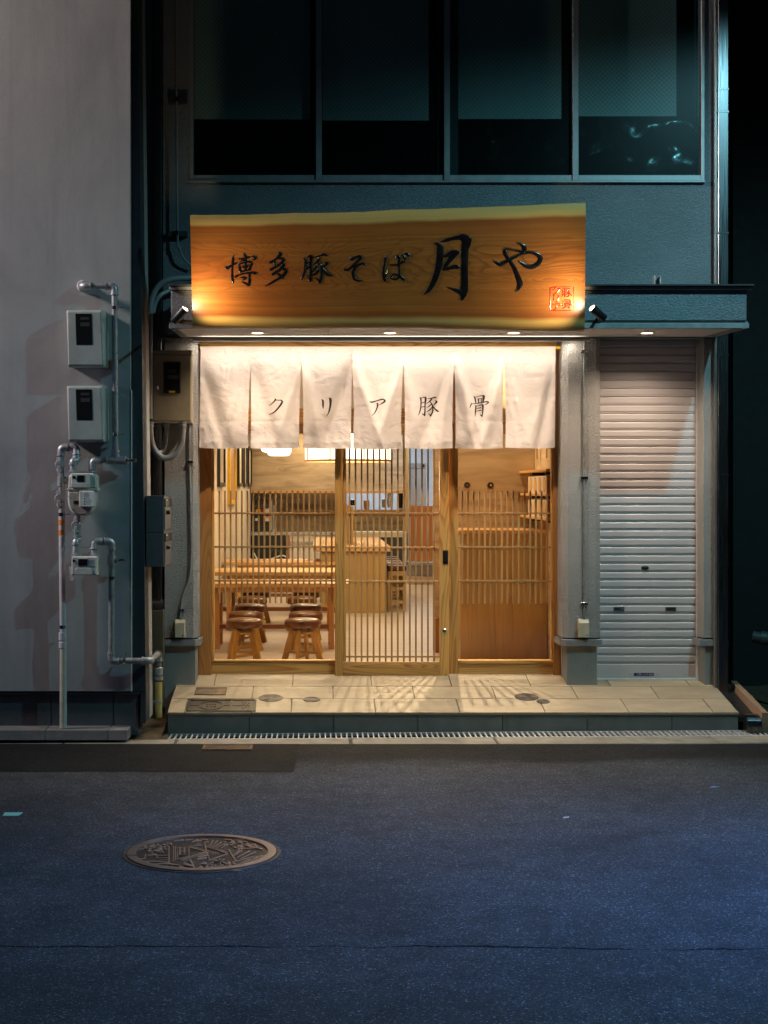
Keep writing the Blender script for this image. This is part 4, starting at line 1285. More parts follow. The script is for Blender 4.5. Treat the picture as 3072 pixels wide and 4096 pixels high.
obj('tie_rod', MB().tube([Q(310, 2188, -.04), Q(366, 2190, -.04)], 0.002, 6), M_steel, ms)

# pipe that leaves the small meter and goes round the corner
g4 = thing('gas_pipe', Q(445, 2640), 'grey steel pipe going from the small meter down and round the house corner', 'gas pipe')
Yin = 10.72
p_end = Vector((PX(600, YQ), Yin, PZ(2614, Yin)))
pipe_run(g4, [Q(376, 2226, -.05), Q(376, 2166, -.03), Q(447, 2165), Q(445, 2643), Q(600, 2643), p_end, p_end + Vector((0, 0, -0.20))], r1, bend=0.045)
ring(g4, Q(408, 2165), (1, 0, 0), 0.027, 0.03); ring(g4, Q(414, 2165), (1, 0, 0), 0.030, 0.010)
obj('tee', MB().tube([Q(446, 2220), Q(446, 2262)], 0.028, 16).tube([Q(446, 2241), Q(466, 2241)], 0.020, 16), M_steel, g4, kind='stuff')
obj('test_plug', MB().lathe(Q(466, 2241), (1, 0, 0), [(0.018, 0), (0.018, 0.008), (0.011, 0.010), (0.011, 0.03), (0.013, 0.031), (0.013, 0.05), (0.009, 0.052), (0.011, 0.054), (0.011, 0.062), (0, 0.062)], 14), M_chrome, g4)
clamp(g4, Q(446, 2311), (0, 0, 1), r1, (-1, 0.2, 0)); clamp(g4, Q(498, 2643), (1, 0, 0), r1, (0.2, 0.3, 1))
ring(g4, p_end + Vector((0, 0, -0.13)), (0, 0, 1), 0.031, 0.055); ring(g4, p_end + Vector((0, 0, -0.18)), (0, 0, 1), 0.031, 0.03)
obj('yellow_tube', MB().tube([p_end + Vector((0, 0, -0.205)), Vector((p_end.x, Yin, 0.06))], 0.026, 16), M_yellowpipe, g4)
obj('clamp', MB().lathe(p_end + Vector((0, 0, -0.36)), (0, 0, 1), [(0.0265, 0), (0.029, 0.001), (0.029, 0.022), (0.0265, 0.023)], 18).box(p_end.x - 0.085, p_end.x - 0.028, Yin - 0.004, Yin + 0.002, p_end.z - 0.359, p_end.z - 0.337, 0.001), M_metalgrey, g4, kind='stuff')

# ------------------------------------------------------------------ electricity meter covers on the wall
def meter_cover(loc, pxs, label):
    t = thing('meter_cover', loc, label, 'meter box', 'electricity meter covers on the house wall')
    (a0, b0), (a1, b1) = pxs
    yv = YN - 0.16
    x0, x1, zt_, zb_ = PX(a0, yv), PX(a1, yv), PZ(b0, yv), PZ(b1, yv)
    w_ = x1 - x0
    fx1t, fx1b = x1 - w_ * 0.115, x1 - w_ * 0.055
    # front face and flared sides
    A = [(x0 + .008, yv, zt_ - .012), (fx1t, yv, zt_ - .012), (fx1b, yv, zb_ + .012), (x0 + w_ * .05, yv, zb_ + .012)]
    B = [(x0, yv + .012, zt_), (fx1t + .01, yv + .012, zt_ + .001), (fx1b + .008, yv + .012, zb_), (x0 + w_ * .05, yv + .012, zb_)]
    Cc = [(x0 + 0.004, YN - 0.001, zt_ - 0.01), (x1, YN - .001, zt_ - 0.004), (x1 + .001, YN - .001, zb_ + .008), (x0 + w_ * .06, YN - .001, zb_ + 0.006)]
    D = [(x0, yv + .06, zt_ + 0.002), (x1 - .006, yv + .05, zt_ + .002), (x1 - .004, yv + .05, zb_ - .002), (x0 + w_ * .05, yv + .06, zb_ - .002)]
    m = MB().add(A + B + D + Cc, [(0, 3, 2, 1)] + [(k * 4 + (i + 1) % 4, k * 4 + i, (k + 1) * 4 + i, (k + 1) * 4 + (i + 1) % 4) for k in range(3) for i in range(4)])
    b_ = obj('shell', m, M_meterbox, t, fixn=True)
    bev = b_.modifiers.new('soft edge', 'BEVEL'); bev.width = 0.006; bev.segments = 2; bev.limit_method = 'ANGLE'; bev.angle_limit = R(20)
    wx0_, wx1_ = x0 + w_ * 0.235, x0 + w_ * 0.65
    hz = zt_ - zb_
    obj('window', MB().prism([(wx0_, zt_ - hz * .065), (wx1_, zt_ - hz * .065), (wx1_ + w_ * .025, zt_ - hz * .615), (wx0_ + w_ * .025, zt_ - hz * .615)], yv - 0.0015, yv - 0.0002), M_meterglass, t)
    mm = MB()
    mm.box(wx0_ + w_ * .13, wx1_ - w_ * .06, yv - 0.0022, yv - 0.0017, zt_ - hz * .17, zt_ - hz * .125, 0)
    mm.box(wx0_ + w_ * .13, wx1_ - w_ * .05, yv - 0.0022, yv - 0.0017, zt_ - hz * .29, zt_ - hz * .22, 0)
    obj('meter_face', mm, plain('dim_meter_face', (0.030, 0.030, 0.030), 0.5), t)
    obj('tab', MB().box((x0 + x1) / 2 - .006, (x0 + x1) / 2 + .006, YN - 0.10, YN - 0.09, zb_ - 0.012, zb_ - 0.003, 0.001), M_meterbox, t)
    return t
meter_cover(P(343, 1470, YN), ((265, 1240), (421, 1467)), 'grey green meter cover higher on the house wall just under the elbowed pipe')
meter_cover(P(343, 1768, YN), ((267, 1543), (421, 1767)), 'grey green meter cover lower on the house wall directly above the gas meter')

# ------------------------------------------------------------------ mailboxes in the gap
def mailbox(py0, py1, label):
    t = thing('mailbox', (PX(617, 10.31), 10.31, PZ(py1, 10.31)), label, 'mailbox', 'dark steel mailboxes in the gap between the buildings')
    x0, x1 = PX(577, 10.31) + .012, PX(656, 10.31)
    z0, z1 = PZ(py1, 10.31), PZ(py0, 10.31)
    M = plain('mailbox_steel', (0.13, 0.122, 0.118), 0.42, 0.0)
    obj('body', MB().box(x0, x1, 10.31, 10.77, z0, z1, 0.003), M, t)
    obj('lid', MB().box(x0 - .002, x1 + .003, 10.307, 10.775, z1 + 0.0005, z1 + 0.006, 0.001), M, t)
    obj('door', MB().box(x1 + .0005, x1 + .007, 10.325, 10.755, z0 + .012, z1 - .075, 0.002), M, t)
    obj('flap', MB().box(x1 + .0005, x1 + .010, 10.325, 10.755, z1 - .070, z1 - .012, 0.002), M_blackm, t)
    obj('dial_lock', MB().lathe((x1 + .0075, 10.41, z1 - 0.11), (1, 0, 0), [(0.016, 0), (0.016, 0.02), (0.012, 0.026), (0, 0.026)], 14), M_black, t)
    obj('name_card', MB().box(x1 + .0105, x1 + .0115, 10.37, 10.45, z1 - .03, z1 - .018, 0), M_paper, t)
mailbox(1987, 2126, 'upper dark steel mailbox beside the coarse stucco pillar')
mailbox(2128, 2268, 'lower dark steel mailbox beside the coarse stucco pillar')

# ------------------------------------------------------------------ rain pipes
dp = thing('downpipe', P(628, 2400, 11.05), 'square brushed steel rain pipe in the gap above the mailboxes', 'downpipe')
obj('tube', MB().box(PX(608, 11.05), PX(647, 11.05), 11.03, 11.10, PZ(2410, 11.05), 6.4, 0.004), M_brush, dp)
for y in (500, 1030, 1580):
    obj('joint_band', MB().box(PX(606, 11.05), PX(649, 11.05), 11.027, 11.10, PZ(y + 6, 11.05), PZ(y, 11.05), 0.001), M_brush, dp)
obj('hood', MB().grid(lambda u, v: (PX(604 + 50 * u, 10.98), 11.03 - 0.06 * math.sin(v * math.pi / 2), PZ(2400 + 40 * (1 - math.cos(v * math.pi / 2)), 10.98)), 2, 8), M_brush, dp)
obj('lower_casing', MB().box(PX(604, 10.98), PX(654, 10.98), 10.968, 11.09, 0.09, PZ(2440, 10.98), 0.004), plain('bronze_casing', (0.16, 0.13, 0.09), 0.4, 0.5), dp)

dq = thing('downpipe', P(2892, 2775, 11.03), 'tall square brushed steel rain pipe at the shop corner next to the shutter', 'downpipe')
Yd = 11.02
obj('tube', MB().box(PX(2873, Yd), PX(2914, Yd), Yd, Yd + 0.075, PZ(2770, Yd), 6.4, 0.004), M_brush, dq)
obj('side_strip', MB().box(PX(2862, Yd), PX(2872.7, Yd), Yd + 0.02, Yd + 0.075, PZ(2770, Yd), 6.4, 0.002), plain('dull_steel_strip', (0.24, 0.23, 0.22), 0.4, 0.7), dq)
for y in (355, 445, 930, 1418, 1900, 2258, 2380, 2770):
    obj('joint_band', MB().box(PX(2871, Yd), PX(2916, Yd), Yd - 0.003, Yd + 0.078, PZ(y + 5, Yd), PZ(y - 3, Yd), 0.001), M_brush, dq)
# sloping metal gutter and kerb board at the end of the step
gt = thing('gutter', (3.2, 10.5, 0), 'sloping steel gutter with a rounded spout at the end of the tiled step', 'gutter')
gx = XR + 0.006
m = MB().hexa([(gx, 10.47, 0.07), (gx + .12, 10.47, 0.07), (gx + .12, 11.10, 0.185), (gx, 11.10, 0.185), (gx, 10.47, 0.10), (gx + .12, 10.47, 0.10), (gx + .12, 11.10, 0.215), (gx, 11.10, 0.215)])
obj('channel_bed', m, M_blackm, gt)
m = MB().hexa([(gx + .125, 10.36, 0.0), (gx + .168, 10.36, 0.0), (gx + .168, 11.14, 0.0), (gx + .125, 11.14, 0.0), (gx + .125, 10.36, 0.15), (gx + .168, 10.36, 0.15), (gx + .168, 11.14, 0.275), (gx + .125, 11.14, 0.275)])
obj('kerb_board', m, plain('brown_board', (0.25, 0.16, 0.10), 0.6), gt)
sp0, sp1 = gx + 0.022, gx + 0.118
def spout(u, v):
    a = v * 1.0
    prof = [(10.50, 0.125), (10.42, 0.127), (10.375, 0.118), (10.352, 0.095), (10.345, 0.06), (10.345, 0.012)]
    t = a * (len(prof) - 1); i = min(int(t), len(prof) - 2); f = t - i
    return (sp0 + (sp1 - sp0) * u, prof[i][0] * (1 - f) + prof[i + 1][0] * f, prof[i][1] * (1 - f) + prof[i + 1][1] * f)
m = MB().grid(spout, 2, 20)
prof = [(10.50, 0.125), (10.42, 0.127), (10.375, 0.118), (10.352, 0.095), (10.345, 0.06), (10.345, 0.012), (10.50, 0.012)]
m.add([(sp0, y, z) for y, z in prof], [list(range(7))]); m.add([(sp1, y, z) for y, z in prof], [list(range(7))[::-1]])
obj('spout', m, M_brush, gt)

# ------------------------------------------------------------------ meter cabinet and conduits on the shop pillar
mc = thing('meter_cabinet', P(690, 1690, YP), 'beige steel meter cabinet with a black window on the shop pillar', 'meter box')
y3 = 10.93
obj('body', MB().box(PX(610, y3), PX(766, y3), y3, YP - 0.001, PZ(1687, y3), PZ(1418, y3), 0.003), M_beige, mc)
obj('door', MB().box(PX(613, y3), PX(763, y3), y3 - 0.012, y3 - 0.0005, PZ(1683, y3), PZ(1421, y3), 0.003), M_beige, mc)
obj('rain_lid', MB().box(PX(608, y3), PX(768, y3), y3 - 0.018, YP - 0.002, PZ(1417, y3), PZ(1402, y3), 0.003), M_beige, mc)
obj('bottom_edge', MB().box(PX(610, y3), PX(767, y3), y3 - 0.014, YP - 0.002, PZ(1690, y3), PZ(1687.3, y3), 0.001), M_cream, mc)
yw = y3 - 0.012
obj('window_frame', MB().box(PX(654, yw), PX(723, yw), yw - 0.012, yw - 0.0005, PZ(1573, yw), PZ(1447, yw), 0.004), M_black, mc)
obj('window', MB().box(PX(660, yw), PX(717, yw), yw - 0.0135, yw - 0.0125, PZ(1560, yw), PZ(1455, yw), 0), M_meterglass, mc)
m = MB(); m.box(PX(670, yw), PX(706, yw), yw - 0.0145, yw - 0.014, PZ(1492, yw), PZ(1478, yw), 0); m.box(PX(668, yw), PX(714, yw), yw - 0.0145, yw - 0.014, PZ(1516, yw), PZ(1500, yw), 0)
obj('meter_face', m, plain('dim_meter_face', (0.03, 0.03, 0.03), 0.5), mc)
obj('yellow_label', MB().box(PX(676, yw), PX(701, yw), yw - 0.0145, yw - 0.0137, PZ(1571, yw), PZ(1564, yw), 0), M_yellow, mc)
obj('latch', MB().lathe(P(635, 1551, yw - .0005), (0, -1, 0), [(0.016, 0), (0.015, 0.004), (0, 0.005)], 18), M_chrome, mc)

cd = thing('cable_conduit', P(599, 1500, 10.9), 'thick grey cable conduit looping under the beige meter cabinet and rising behind the sign', 'conduit')
yc = 10.90
rp = 0.0225
up = [P(599, 1690, yc), P(599, 1420, yc), P(602, 1240, yc), P(612, 1180, yc), P(640, 1138, yc), P(690, 1116, yc + .02), P(780, 1112, yc + .08)]
up = [Vector(p) for p in smooth_path([tuple(p) for p in up], 7)]
obj('riser_tube', MB().tube(up, rp, 16), M_bconduit, cd)
up2 = [P(612, 1255, yc + .05), P(620, 1215, yc + .05), P(642, 1180, yc + .06), P(690, 1158, yc + .12), P(730, 1155, yc + .15)]
obj('branch_tube', MB().tube([Vector(p) for p in smooth_path([tuple(p) for p in up2], 7)], rp * 0.8, 14), M_bconduit, cd)
lp = [P(600, 1695, yc), P(602, 1730, yc), P(612, 1785, yc), P(640, 1825, yc), P(672, 1832, yc), P(706, 1812, yc), P(726, 1770, yc), P(731, 1730, yc), P(731, 1692, yc)]
obj('loop_tube', MB().tube([Vector(p) for p in smooth_path([tuple(p) for p in lp], 7)], 0.0225, 16), M_conduit, cd)
lq = [P(663, 1692, yc + .06), P(664, 1735, yc + .06), P(658, 1785, yc + .05), P(645, 1808, yc + .03), P(630, 1812, yc + .01)]
obj('loop_tube', MB().tube([Vector(p) for p in smooth_path([tuple(p) for p in lq], 7)], 0.019, 14), M_conduit, cd)
for px, py, yy in ((600, 1700, yc), (664, 1699, yc + .06), (731, 1699, yc)):
    obj('gland', MB().lathe(P(px, py + 9, yy), (0, 0, 1), [(0.026, 0), (0.029, 0.004), (0.029, 0.016), (0.025, 0.018), (0.025, 0.026), (0.030, 0.028), (0.030, 0.040)], 12, smooth=False), M_fit, cd)
ring(cd, P(599, 1681, yc), (0, 0, 1), 0.026, 0.02, 'collar', M_black)

tc_ = thing('thin_conduit', P(757, 2000, YP), 'thin grey conduit dropping from the beige cabinet to a small box on the pillar', 'conduit')
yt3 = YP - 0.014
pt = [P(757, 1688, yt3), P(758, 1850, yt3), P(763, 2060, yt3), P(764, 2230, yt3), P(757, 2310, yt3), P(731, 2385, yt3), P(723, 2440, yt3), P(722, 2490, yt3)]
obj('tube', MB().tube([Vector(p) for p in smooth_path([tuple(p) for p in pt], 6)], 0.0075, 10), M_steel, tc_)
for a, b in ((759, 1848), (723, 2441)):
    obj('saddle', MB().box(PX(a - 10, yt3), PX(a + 13, yt3), yt3 - 0.009, YP - 0.001, PZ(b + 5, yt3), PZ(b - 5, yt3), 0.001), M_chrome, tc_)
tr_ = thing('thin_conduit', P(2337, 2400, YP), 'thin straight conduit on the pillar between the doorway and the shutter', 'conduit')
obj('tube', MB().tube([P(2337, 1362, yt3), P(2337, 2484, yt3)], 0.0075, 10), M_steel, tr_)
for b in (1406, 1912, 2415):
    obj('saddle', MB().box(PX(2323, yt3), PX(2352, yt3), yt3 - 0.009, YP - 0.001, PZ(b + 6, yt3), PZ(b - 6, yt3), 0.001), M_chrome, tr_)
def socket(px, label):
    t = thing('socket_box', P(px, 2551, YP), label, 'socket box', 'cream weatherproof sockets on the pillars')
    Y = YP - 0.055
    x0, x1 = PX(px - 19, Y), PX(px + 20, Y)
    m = MB().prism([(Y, PZ(2549, Y)), (Y, PZ(2492, Y)), (Y + 0.012, PZ(2481, Y)), (YP - 0.001, PZ(2481, Y)), (YP - 0.001, PZ(2549, Y))], x0, x1, 0.003, plane='yz')
    obj('cover', m, M_cream, t, fixn=True)
    obj('back_plate', MB().box(x0 - 0.004, x1 + 0.003, YP - 0.018, YP - 0.0005, PZ(2552, Y), PZ(2479, Y), 0.002), M_cream, t)
    obj('screw', MB().lathe(P(px + 13, 2541, Y + .001), (0, -1, 0), [(0.005, 0), (0.005, 0.002), (0.002, 0.002), (0, 0.001)], 12), M_blackm, t)
socket(718, 'cream socket box on the pillar near the mailboxes')
socket(2336, 'cream socket box on the pillar next to the roller shutter')
# conduit beside the upper windows
cu = thing('wall_conduit', P(707, 700, YP), 'slim conduit running up the dark wall beside the upstairs windows', 'conduit')
ycn = YP - 0.06
pt = [P(704, -150, ycn), P(706, 300, ycn), P(710, 925, ycn), P(716, 985, ycn), P(736, 1035, ycn), P(775, 1070, ycn + 0.02)]
obj('tube', MB().tube([Vector(p) for p in smooth_path([tuple(p) for p in pt], 8)], 0.0085, 10), M_bconduit, cu)
for b in (397, 932):
    obj('bracket', MB().box(PX(671, ycn), PX(748, ycn), YP - 0.05, YP - 0.001, PZ(b + 13, ycn), PZ(b - 9, ycn), 0.002), M_darktrim, cu)
    obj('saddle', MB().box(PX(701, ycn), PX(714, ycn), ycn - 0.012, ycn + 0.004, PZ(b + 9, ycn), PZ(b - 9, ycn), 0.001), M_blackm, cu)
# ================================================================== THE SIGN BOARD
def sgY(py): return 10.03 + 0.11 * (py - 808.0) / 507.0
def SG(px, py, out=0.0):
    Y = sgY(py)
    p = P(px, py, Y)
    return p + Vector((0, -out, -out * 0.07))
def lerp_tab(tab, x):
    for (a, b), (c, d) in zip(tab, tab[1:]):
        if x <= c: return b + (d - b) * (x - a) / (c - a)
    return tab[-1][1]
top_tab = [(760, 863), (850, 863), (1000, 862), (1150, 856), (1300, 855), (1450, 850), (1600, 842), (1750, 838), (1900, 832), (2050, 826), (2200, 819), (2344, 813)]
bot_tab = [(760, 1301), (900, 1302), (1050, 1305), (1200, 1306), (1400, 1304), (1560, 1303), (1700, 1304), (1830, 1309), (2000, 1312), (2180, 1314), (2344, 1316)]
board = thing('sign_board', SG(1550, 1310, -0.03), 'large live-edge timber sign board with black brushed lettering above the doorway', 'sign')
NX, NZ = 110, 26
m = MB(); m.uv = []
def wob(x, s, a): return a * mnoise.noise(Vector((x * 0.006, s, 0))) + a * 0.4 * mnoise.noise(Vector((x * 0.025, s, 3)))
def board_pt(u, v):
    """v 0 bottom .. 1 top on the front; x edges follow the lean"""
    px = 760 + 1583.0 * u
    yt, yb = lerp_tab(top_tab, px) + wob(px, 1, 3), lerp_tab(bot_tab, px) + wob(px, 2, 2)
    py = yb + (yt - yb) * v
    e = min(v, 1 - v)
    pxx = px + (10 - 20 * u) * (py - 850) / 450.0 * (1.0 if u < 0.5 else 0.4)
    return SG(pxx, py, 0.0 - 0.010 * max(0, 1 - e / 0.03) ** 2)
vs, fs = [], []
for j in range(NZ + 1):
    for i in range(NX + 1):
        u, v = i / NX, j / NZ
        vs.append(board_pt(u, v)); m.uv.append((u * 2.75, v))
W1 = NX + 1
for j in range(NZ):
    for i in range(NX):
        fs.append((j * W1 + i, j * W1 + i + 1, (j + 1) * W1 + i + 1, (j + 1) * W1 + i))
# rounded live edges running to the back face
def ring_back(dz_top, dz_bot, dy):
    k = len(vs)
    for i in range(W1):
        p = board_pt(i / NX, 0); vs.append(p + Vector((0, dy, dz_bot))); m.uv.append((i / NX * 2.75, -0.02))
    for i in range(W1):
        p = board_pt(i / NX, 1); vs.append(p + Vector((0, dy, dz_top))); m.uv.append((i / NX * 2.75, 1.03))
    return k
k1 = ring_back(0.012, -0.012, 0.03); k2 = ring_back(0.020, -0.010, 0.075)
t0 = NZ * W1
for i in range(NX):
    fs.append((k1 + i, k1 + i + 1, i + 1, i)); fs.append((k2 + i, k2 + i + 1, k1 + i + 1, k1 + i))
    a = W1
    fs.append((t0 + i, t0 + i + 1, k1 + a + i + 1, k1 + a + i)); fs.append((k1 + a + i, k1 + a + i + 1, k2 + a + i + 1, k2 + a + i))
    fs.append((k2 + a + i, k2 + a + i + 1, k2 + i + 1, k2 + i))
left = [j * W1 for j in range(NZ + 1)]; right = [j * W1 + NX for j in range(NZ + 1)]
fs.append([k2, k1] + left + [k1 + W1, k2 + W1]); fs.append(([k2 + NX, k1 + NX] + right + [k1 + W1 + NX, k2 + W1 + NX])[::-1])
m.add(vs, fs, True)
obj('board', m, M_sign, board, fixn=True, angle=50)
for x in (-0.5, 0.45, 1.4):
    obj('bracket', MB().box(x - .03, x + .03, 10.13, 10.222, 2.98, 3.06, 0.002), M_blackm, board)

DOME = [(-1.0, -0.002), (-0.94, 0.0020), (-0.6, 0.0042), (0.0, 0.0055), (0.6, 0.0042), (0.94, 0.0020), (1.0, -0.002)]
def sign_put(ox, oy, s):
    return lambda x, y, h, k: SG(ox + x * s, oy + y * s, h + 0.00008 * k)
glyphs = {
 'A': (880, 1000, .1808, """285,140,30 285,220,55 275,320,45 268,450,40 268,600,55 280,680,55 295,750,8;
115,375,25 160,400,70 230,360,50 310,315,45 375,290,30;420,200,25 500,195,28 590,175,50 640,165,40;
525,90,25 550,130,55 570,180,55 560,260,40 560,350,40 555,440,35;430,280,10 480,240,30 540,225,35;
410,310,20 425,380,45 440,460,50 460,495,35;410,320,20 500,290,35 600,265,35 680,275,45 700,310,45 670,370,50 640,440,50;
480,380,30 540,365,40 615,345,35;520,400,20 580,390,45 610,355,25;450,490,35 550,460,40 665,440,30;
320,600,25 350,590,55 420,555,35 550,520,35 700,505,45 770,515,55 815,530,20;
640,530,40 645,620,45 645,700,50 630,780,50 560,740,40 470,705,12;440,615,12 510,610,40 560,630,50 500,670,20;
685,145,12 740,155,40 775,180,55 760,210,45 715,215,12"""),
 'B': (880, 1000, .1808, """1290,60,30 1330,95,70 1260,180,55 1180,240,50 1110,275,55;1290,185,30 1370,195,45 1400,225,60 1340,300,60 1220,380,55 1110,435,55;
1185,270,15 1215,305,50 1245,340,30;1370,320,30 1400,340,70 1330,430,60 1240,490,60 1160,540,55;
1350,410,30 1420,430,55 1455,470,65 1400,560,70 1300,630,55 1180,700,50 1060,770,35 985,795,8;1250,520,15 1310,550,45 1350,590,60 1385,640,20"""),
 'C': (1180, 1000, .1808, """185,180,20 225,215,50 225,320,45 215,430,45 190,530,45 155,610,35 125,665,8;
255,175,15 320,135,40 350,150,70 345,260,50 345,400,45 340,560,50 335,660,60 335,705,12;335,670,50 295,610,35 240,555,10;
240,310,15 290,285,40 320,280,30;310,300,20 280,360,20 245,400,25;240,430,30 290,400,35 330,370,30;
370,165,25 480,150,25 580,115,35 640,100,50 720,125,20;525,170,20 515,225,50 460,280,40 380,345,12;
490,275,20 550,320,35 580,380,50 590,480,55 580,600,55 545,720,50;560,700,50 500,650,40 430,610,10;
470,330,20 475,360,50 430,410,40 380,480,40;500,410,20 510,450,50 450,530,50 380,550,30;
665,265,20 710,290,60 650,350,45 590,400,30;600,390,30 650,460,45 710,530,60 780,565,40 845,572,8"""),
 'D': (1180, 1000, .1808, """1210,150,15 1245,205,50 1330,165,45 1420,140,55 1450,170,65 1370,260,50 1270,350,45 1180,430,45 1120,440,45 1078,410,20;
1180,430,30 1290,365,40 1400,325,40 1500,300,50 1570,330,20;1420,335,25 1340,380,50 1290,470,55 1285,560,60 1320,640,55 1400,680,45 1505,675,8"""),
 'E': (1480, 1000, .1206, """485,195,15 510,270,70 490,420,70 455,600,75 440,750,75 460,900,85 495,1010,85 500,1065,30;500,900,60 530,800,40 560,700,30 590,600,8;
850,285,15 880,225,50 930,200,60 970,250,80 955,400,75 960,550,70 970,700,70 975,800,70 960,890,65 890,960,60 800,970,60 720,930,55 705,870,55 760,815,50 850,810,50 950,840,55 1040,900,75 1110,970,80 1150,1030,30;
665,470,20 740,505,55 850,490,55 980,460,60 1100,410,60 1180,375,40;1045,345,10 1080,375,30 1150,385,50;
1045,145,12 1110,190,60 1160,260,70 1190,310,50;1130,160,40 1190,115,50 1260,140,70 1300,200,60 1300,255,20"""),
 'F': (1670, 900, .1567, """430,470,20 520,490,80 575,570,150 580,700,165 570,850,160 540,1050,155 490,1250,145 400,1480,125 290,1660,95 150,1785,15;
600,430,25 750,385,80 900,345,85 1050,320,110 1150,320,150;1120,240,30 1200,320,190 1250,420,230 1215,600,180 1210,800,165 1205,1000,160 1200,1250,165 1200,1500,175 1190,1650,190 1170,1780,150 1140,1900,60;
1230,300,60 1320,370,120 1270,500,90;1180,1750,160 1060,1690,110 920,1640,60 760,1580,12;
650,810,40 760,770,80 870,710,100 970,690,95 1060,700,60;1030,700,80 900,800,130 790,940,100 700,1080,80 690,1130,60;680,1130,70 800,1110,70 930,1070,95 1020,1070,95 1090,1085,30"""),
 'G': (1950, 940, .1567, """165,660,30 240,710,80 330,750,95 440,700,85 560,640,80 700,570,65 850,500,60 1000,455,60 1120,450,70 1250,490,85 1340,570,110 1340,660,110 1260,760,110 1120,815,110 980,790,90 880,730,70 800,660,15;
750,212,12 850,240,60 930,310,110 940,390,100 910,440,60;930,430,60 820,415,50 700,395,45 590,370,40 480,365,50 440,410,85 460,490,90 520,590,85 600,700,85 680,830,95 750,1000,110 810,1150,130 830,1270,130 790,1370,80 725,1445,12"""),
}
# a thin cut groove round each character shows as a dark line on the wood
for key, (ox, oy, s, txt) in glyphs.items():
    m = MB()
    brush(m, parse(txt), sign_put(ox, oy, s), DOME if s > .15 and key in 'FG' else [(a, h * 0.75) for a, h in DOME], 1.12)
    obj('carved_character', m, M_lacquer, board)
seal = """250,260,50 255,500,50 250,800,50 245,1100,50 245,1280,50;245,1310,45 600,1330,50 1000,1320,50 1210,1320,30;250,250,30 480,215,40 700,215,35 1000,215,40 1330,200,50;
1340,200,45 1350,350,35 1345,560,25;1345,620,18 1350,700,18;1345,760,12 1348,850,12;1345,900,25 1345,1000,20;1355,1050,16 1345,1200,14;
370,335,30 460,300,45 530,240,60 530,215,50;560,280,30 650,290,50 735,295,40;690,320,50 640,400,50 540,490,45;510,520,40 440,550,45 370,565,30;
440,620,50 440,690,40;430,740,40 425,820,60;645,620,60 645,700,55 630,800,50 590,890,50 520,945,35;320,1035,45 380,1030,60 430,1022,20;470,1020,30 600,1000,45 690,1005,50 740,1035,55 700,1090,45 620,1125,20;535,1090,50 545,1160,50 500,1250,60 430,1300,45;
810,330,30 840,430,35 850,540,35 810,690,40;850,310,30 930,300,45 935,450,40 940,690,45;860,430,35 890,430,20;850,560,40 930,560,40;1000,300,40 1100,310,40 1215,290,45;1110,320,50 1000,410,35 975,420,25;1110,330,40 1140,450,45 1180,540,50 1250,620,55;980,500,35 1080,460,35;980,590,35 1090,520,35 1120,480,30;1130,500,40 1120,640,40 1050,680,35 1010,660,20;
880,930,50 890,850,50 1040,835,50 1180,850,55 1185,960,50 1100,965,40 930,985,35;990,910,40 1050,905,45 1120,905,30;840,980,30 830,1060,45 830,1120,30;930,990,35 1100,975,40 1200,985,45 1235,1070,50;940,1040,40 1050,1025,45 1150,1030,45 1150,1140,45 1150,1240,50;950,1050,40 960,1140,40 900,1200,50 830,1230,45;1000,1110,40 1090,1085,40;960,1170,40 1140,1165,40"""
m = MB()
brush(m, parse(seal), sign_put(2180, 1130, .0844), [(-1, -.001), (-.8, .002), (0, .003), (.8, .002), (1, -.001)], 0.9, n=5)
obj('red_seal', m, M_red, board, label='red carved seal mark')

# ------------------------------------------------------------------ spotlights on the canopy lip
def spotlight(lens, back, foot, target, label):
    t = thing('spotlight', foot, label, 'spotlight', 'black spotlights beside the timber sign')
    lens, back, foot = Vector(lens), Vector(back), Vector(foot)
    ax = (lens - back).normalized(); L = (lens - back).length
    obj('barrel', MB().lathe(back, ax, [(0, 0), (0.026, 0), (0.028, 0.003), (0.028, L * .62), (0.0285, L * .625), (0.0285, L), (0.0255, L), (0.0255, L - .006)], 24), M_blackm, t)
    obj('lens', MB().lathe(back, ax, [(0.0255, L - .008), (0, L - .008)], 24), E_spot, t)
    mid = back + ax * L * 0.25
    obj('arm', MB().tube([mid + Vector((0, 0.02, 0)), foot + Vector((0, 0, 0.03))], 0.010, 10), M_black, t)
    obj('mount', MB().lathe(foot, (0, 0, 1), [(0.028, 0), (0.028, 0.012), (0.020, 0.020), (0, 0.020)], 20), M_black, t)
    lamp('spotlight_beam', 'SPOT', lens + ax * 0.006, target, 28, (1.0, 0.76, 0.44), spot_size=R(168), spot_blend=1.0, shadow_soft_size=0.02)
yl = 9.96
spotlight(P(741, 1234, yl - .02), P(694, 1286, yl + .02), P(716, 1312, 10.22) + Vector((0, 0, 0.0385)), SG(1150, 1000), 'black spotlight shining on the sign end near the house gap')
spotlight(P(2367, 1231, yl - .02), P(2417, 1275, yl + .02), P(2390, 1312, 10.22) + Vector((0, 0, 0.0385)), SG(1900, 980), 'black spotlight shining on the sign end above the shutter')

